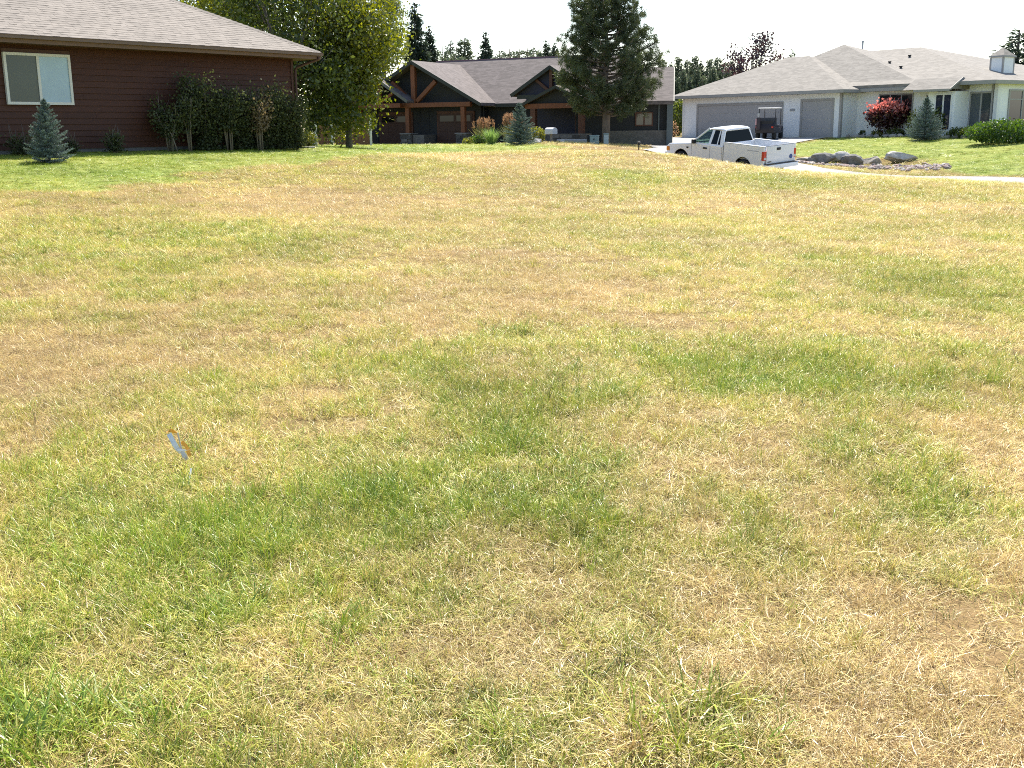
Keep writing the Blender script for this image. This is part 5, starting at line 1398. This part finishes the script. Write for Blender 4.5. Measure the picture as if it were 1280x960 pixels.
bush('green_shrub', ground_at(1173, 63.5), .62, .55, .85, 1500, .14, m_dark, 92, 'tall dull green shrub right behind the blue spruce of the white house')
bush('juniper', ground_at(1250, 55), 1.45, 1.0, .52, 5200, .12, m_juni, 93, 'spreading bright green juniper at the right edge of the lawn', lumps=26)
bush('juniper', ground_at(1292, 56), 1.0, .9, .5, 2400, .12, m_juni, 94, 'second juniper mound cut off by the right edge', lumps=20)
bush('low_shrub', ground_at(1196, 61.5), .55, .4, .28, 500, .12, m_dark, 95, 'low dark plant under the tall window of the white house', 'plants along the white house')
bush('low_shrub', ground_at(1212, 60.8), .7, .4, .32, 600, .12, m_dark, 96, 'low green planting in front of the patio doors', 'plants along the white house')
bush('low_shrub', ground_at(1096, 67), .35, .3, .2, 260, .11, m_yel, 97, 'small yellow-green plant left of the foot of the red bush', 'plants along the white house')
bush('low_shrub', ground_at(1118, 65.6), .6, .35, .22, 420, .11, m_dark, 98, 'small dark plant at the foot of the red bush', 'plants along the white house')
bush('low_shrub', ground_at(1078, 68.4), .2, .2, .2, 160, .1, m_dark, 99, 'tiny dark plant beside the corner of the white garage', 'plants along the white house')
bush('orange_shrub', ground_at(1140, 64.5), .3, .3, .72, 420, .11, m_yel, 100, 'slim yellowish shrub between the red bush and the blue spruce')
bush('pink_shrub', ground_at(1272, 62), .5, .5, .5, 420, .11, m_tw, 101, 'reddish tan bush behind the juniper at the right edge')
bush('corner_shrub', ground_at(385, 39), .32, .3, .30, 900, .07, m_yel, 102, 'small yellow-green shrub by the downspout of the red house')
bush('yellow_shrub', ground_at(671, 58.2), .45, .4, .40, 900, .10, m_yel, 103, 'rounded yellow-green shrub between the blue spruce and the mailbox')
bush('low_green_plant', ground_at(598, 60.2), .36, .3, .26, 600, .08, m_juni, 104, 'low dark green clump at the left foot of the ornamental grasses')
bush('low_green_plant', ground_at(587, 61.5), .34, .3, .2, 500, .08, m_yel, 105, 'low yellow clump at the left end of the flower bed')
bush('orange_flowers', ground_at(842, 80), .3, .3, .55, 220, .10, m_plume, 106, 'tall orange-brown flowers left of the white garage corner')
bush('green_shrub', ground_at(847, 88), .7, .7, 1.3, 900, .2, m_dark, 107, 'dark shrub in the gap between the lodge and the white garage')
ORD0 = 'first second third fourth fifth sixth seventh eighth ninth tenth eleventh twelfth thirteenth fourteenth fifteenth sixteenth'.split()
for k in range(16):
    u = 14.2 + k * .52; q = wh.matrix_basis @ Vector((u, -.15 - .35 * (k > 9) + rnd.uniform(-.1, .1), 0))
    if 18.3 < u < 19.0: continue
    o = obj('edging_stone', rock_mesh(200 + k % 4, .3, .2, .15, rk_mix, .2, 2)); o.location = (q.x, q.y, h1(q.x, q.y) + .06); o.rotation_euler.z = rnd.uniform(0, 6)
    tag(o, '%s edging stone from the garage corner in the white house bed' % ORD0[k], 'stone', 'edging stones along the white house')

ORD = 'first second third fourth fifth sixth seventh eighth ninth tenth eleventh twelfth thirteenth fourteenth fifteenth sixteenth seventeenth eighteenth nineteenth twentieth'.split()
def orn_grass(loc, h, r, n, seed, label, m, plumes=0, wd=.022):
    g = np.random.default_rng(seed)
    t = empty('ornamental_grass', loc, label, 'ornamental grass', (0, 0, 0), 'ornamental grasses in the bed')
    fs, vv = [], []
    for i in range(n):
        az = g.uniform(0, 6.28); q = abs(g.normal(0, .12 * r))
        f = blade_strip((math.cos(az) * q, math.sin(az) * q, 0), az, R(g.uniform(58, 88)), h * g.uniform(.55, 1.0), wd, R(g.uniform(5, 60)), 4)
        fs += f; vv += [g.uniform(0, 1)] * 4
    crown_obj('blades', np.array([[tuple(p) for p in f] for f in fs]), 4, m, vv, t)
    if plumes:
        P, D = [], []
        st = MB()
        for i in range(plumes):
            az = g.uniform(0, 6.28); q = r * g.uniform(.1, .75); tp = np.array([math.cos(az) * q, math.sin(az) * q, h * g.uniform(.95, 1.3)])
            st.tube([(0, 0, .1), tp * np.array([.5, .5, .55]), tp], .006, 4)
            k = 40; s = g.uniform(0, .32, k)[:, None]
            P.append(tp - np.array([0, 0, 1]) * s + g.normal(0, .02, (k, 3))); D.append(unit(g.normal(0, .5, (k, 3)) + np.array([0, 0, 1])))
        st.build('plume_stems', bark_pale, t)
        P, D = np.concatenate(P), np.concatenate(D)
        crown_obj('plumes', needles(P, D, .12, .028, g), 3, m_plume, g.uniform(0, 1, len(P)), t)
orn_grass(ground_at(605, 61), 1.15, .8, 260, 111, 'tan-plumed feather grass at the left of the bed by the lodge', m_ograss, 34)
orn_grass(ground_at(638, 60.5), 1.2, .75, 260, 112, 'tan-plumed feather grass just left of the small blue spruce', m_ograss, 34)
orn_grass(ground_at(614, 57.5), .95, .9, 420, 113, 'mint green mounded grass clump in front of the plumed grasses', m_mint)
for px, d, h, lab in [(652, 56.5, 1.0, 'thin brown dry stems just right behind the small blue spruce')]:
    orn_grass(ground_at(px, d + 1.5), h, .5, 90, 115, lab, m_ograss, 12)

# wooden fence left of the lodge
fen = empty('wooden_fence', ground_at(412, 56), 'brown wooden board fence with pale posts between the trees and lodge', 'fence', (0, 0, R(-6)))
fen_m = mat('fence_brown', (.17, .085, .045), .75, .25, 4, .3, 30, stretch=(6, 6, .4)); post_m = mat('pale_post', (.55, .54, .52), .6, .1)
bmsh = MB().box(0, .135, -.015, .015, .02, 1.42).mesh('board', fen_m)
for k in range(18):
    x = -.55 + k * .145
    if 5 <= k <= 5: continue
    o = bpy.data.objects.new('board', bmsh); link(o, fen); o.location = (x, rnd.uniform(-.004, .004), rnd.uniform(-.01, .01))
for z in (.3, 1.15): MB().box(-.6, 2.1, .016, .06, z, z + .09).build('rail', fen_m, fen)
for x in (-.66, .14, 2.1): MB().box(x - .05, x + .05, -.06, .02, -.2, 1.2 if x < 2 else 1.3).build('post', post_m, fen)

# ------------------------------------------------------------------ trees beyond the houses
def far_tree(proto, px, d, h0, ytop, label, group, base_py=None, yaw=None, wide=1.0):
    """place a copy so that its tip reaches survey row ytop"""
    p = ground_at(px, d); tip = at(px, ytop, d).z - p.z
    s = tip / h0
    rz = rnd.uniform(0, 6.28)
    return copy_tree(proto, p, rz, (s * wide, s * wide, s), label, group)
def far_proto(kind, seed, m):
    t = bpy.data.objects.new('conifer' if kind != 'round' else 'far_tree', None)
    me = cone_tree_mesh(10, {'slim': 1.5, 'wide': 2.3, 'round': 3.0}[kind], seed, m, .06 if kind == 'slim' else .12, .3, .75, 800, {'slim': .75, 'wide': .7, 'round': .38}[kind])
    c = bpy.data.objects.new('crown', me)
    k = bpy.data.objects.new('trunk', MB().tube([(0, 0, -.3), (0, 0, 5), (0, 0, 9.8)], [.22, .15, .03], 7).mesh('trunk', bark_pine, True))
    return t, c, k
def plant(pr, px, d, ytop, label, group, wide=1.0, name=None):
    t0, c0, k0 = pr
    p = ground_at(px, d); s = (at(px, ytop, d).z - p.z) / 9.9
    t = bpy.data.objects.new(name or t0.name, None); t.location = p; t.rotation_euler.z = rnd.uniform(0, 6.28); t.scale = (s * wide, s * wide, s); link(t)
    for q in (c0, k0):
        o = bpy.data.objects.new(q.name, q.data); link(o, t)
    tag(t, label, 'tree', group); return t
m_far2 = leaf_mat('far_pale_needles', (.085, .11, .065), (.19, .225, .13), .25, .03)  # paler needle colour imitates haze over the far treeline
m_fdk = leaf_mat('far_dark_needles', (.026, .044, .028), (.075, .10, .06), .25, .03)
slimA, slimB = far_proto('slim', 301, m_fdk), far_proto('slim', 302, m_far)
wideA, wideB = far_proto('wide', 303, m_far), far_proto('wide', 304, m_far2)
rndA, rndB = far_proto('round', 305, m_far2), far_proto('round', 306, m_far)
plant(slimA, 523, 96, 4, 'tall dark spruce spire just behind the lodge gable peak', None, .95)
plant(slimA, 540, 99, 33, 'shorter dark spruce leaning on the right of the tall spire', None, 1.0)
plant(slimA, 609, 118, 41, 'dark conifer standing alone above the middle of the lodge ridge', None, 1.0)
plant(wideB, 583, 122, 46, 'grey-green conifer left of the lone dark conifer above the lodge roof', None, 1.15)
plant(wideA, 566, 112, 50, 'slender pale green tree between the two spruces above the lodge ridge', None, .8)
plant(rndA, 556, 108, 56, 'rounded yellow-green tree low behind the lodge ridge', None, .8)
plant(rndA, 571, 105, 64, 'low yellow-green tree top just over the lodge ridge', None, .8)
plant(slimB, 684, 140, 51, 'faint thin conifer left of the big pine above the lodge ridge', None, .9)
plant(slimB, 694, 138, 54, 'faint second thin conifer touching the left side of the big pine', None, .9)
for k, px in enumerate((626, 638, 650, 660, 668)):
    plant(rndB if k % 2 else rndA, px, 150, (62, 60, 59, 59, 57)[k], '%s tree from the left in the flat-topped clump above the lodge ridge' % ORD[k], 'clump of trees above the lodge ridge', 1.5)
front = [(826, 72), (836, 78), (846, 69), (857, 73), (866, 68), (874, 76), (884, 72), (894, 70), (903, 76), (912, 74), (921, 80)]
for k, (px, yt) in enumerate(front):
    plant((wideB, slimB, wideB, wideB)[k % 4], px, 132 + (k * 7) % 25, yt, 'conifer %s from the big pine in the taller row of the far treeline' % ORD[k], 'far treeline beside the white garage', .85)
back = [(830, 90), (843, 96), (851, 86), (860, 98), (869, 84), (876, 96), (888, 82), (897, 90), (906, 84)]
for k, (px, yt) in enumerate(back):
    plant((wideB, wideA, wideB, slimB)[k % 4], px, 110 + (k * 5) % 12, yt, 'lower tree %s from the big pine at the foot of the far treeline' % ORD[k], 'lower trees of the far treeline', .9)
plant(wideA, 1262, 110, 36, 'tall dark pine behind the chimney of the white house', None, 2.0)
plant(wideB, 1285, 100, 52, 'bushy pine cut off by the right edge behind the white house', None, 1.1)
plant(wideA, 1245, 120, 62, 'lower dark conifer just left of the white house chimney', None, 1.0)
plant(wideA, 985, 115, 62, 'small tree tip just over the garage roof ridge', None, .8)
# lower backdrop of woodland closing the gaps under the crowns
for k, px in enumerate((1262, 1284, 1310, 1336)):
    plant((wideA, rndB, wideB, rndA)[k], px, 125 + 7 * k, (100, 96, 92, 90)[k], '%s tree from the left in the low woodland right of the white house' % ORD[k], 'low woodland right of the white house', 1.15)
for k, (px, d, yt, pr) in enumerate(((402, 72, 100, rndB), (430, 80, 95, rndB), (458, 92, 80, rndB))):
    plant(pr, px, d, yt, '%s dark green tree from the left filling the gap behind the linden' % ORD[k], 'trees in the gap behind the linden', 1.0)
print('tris', sum(len(o.data.loop_triangles) if o.data.loop_triangles else sum(len(p.vertices) - 2 for p in o.data.polygons) for o in sc.objects if o.type == 'MESH'))
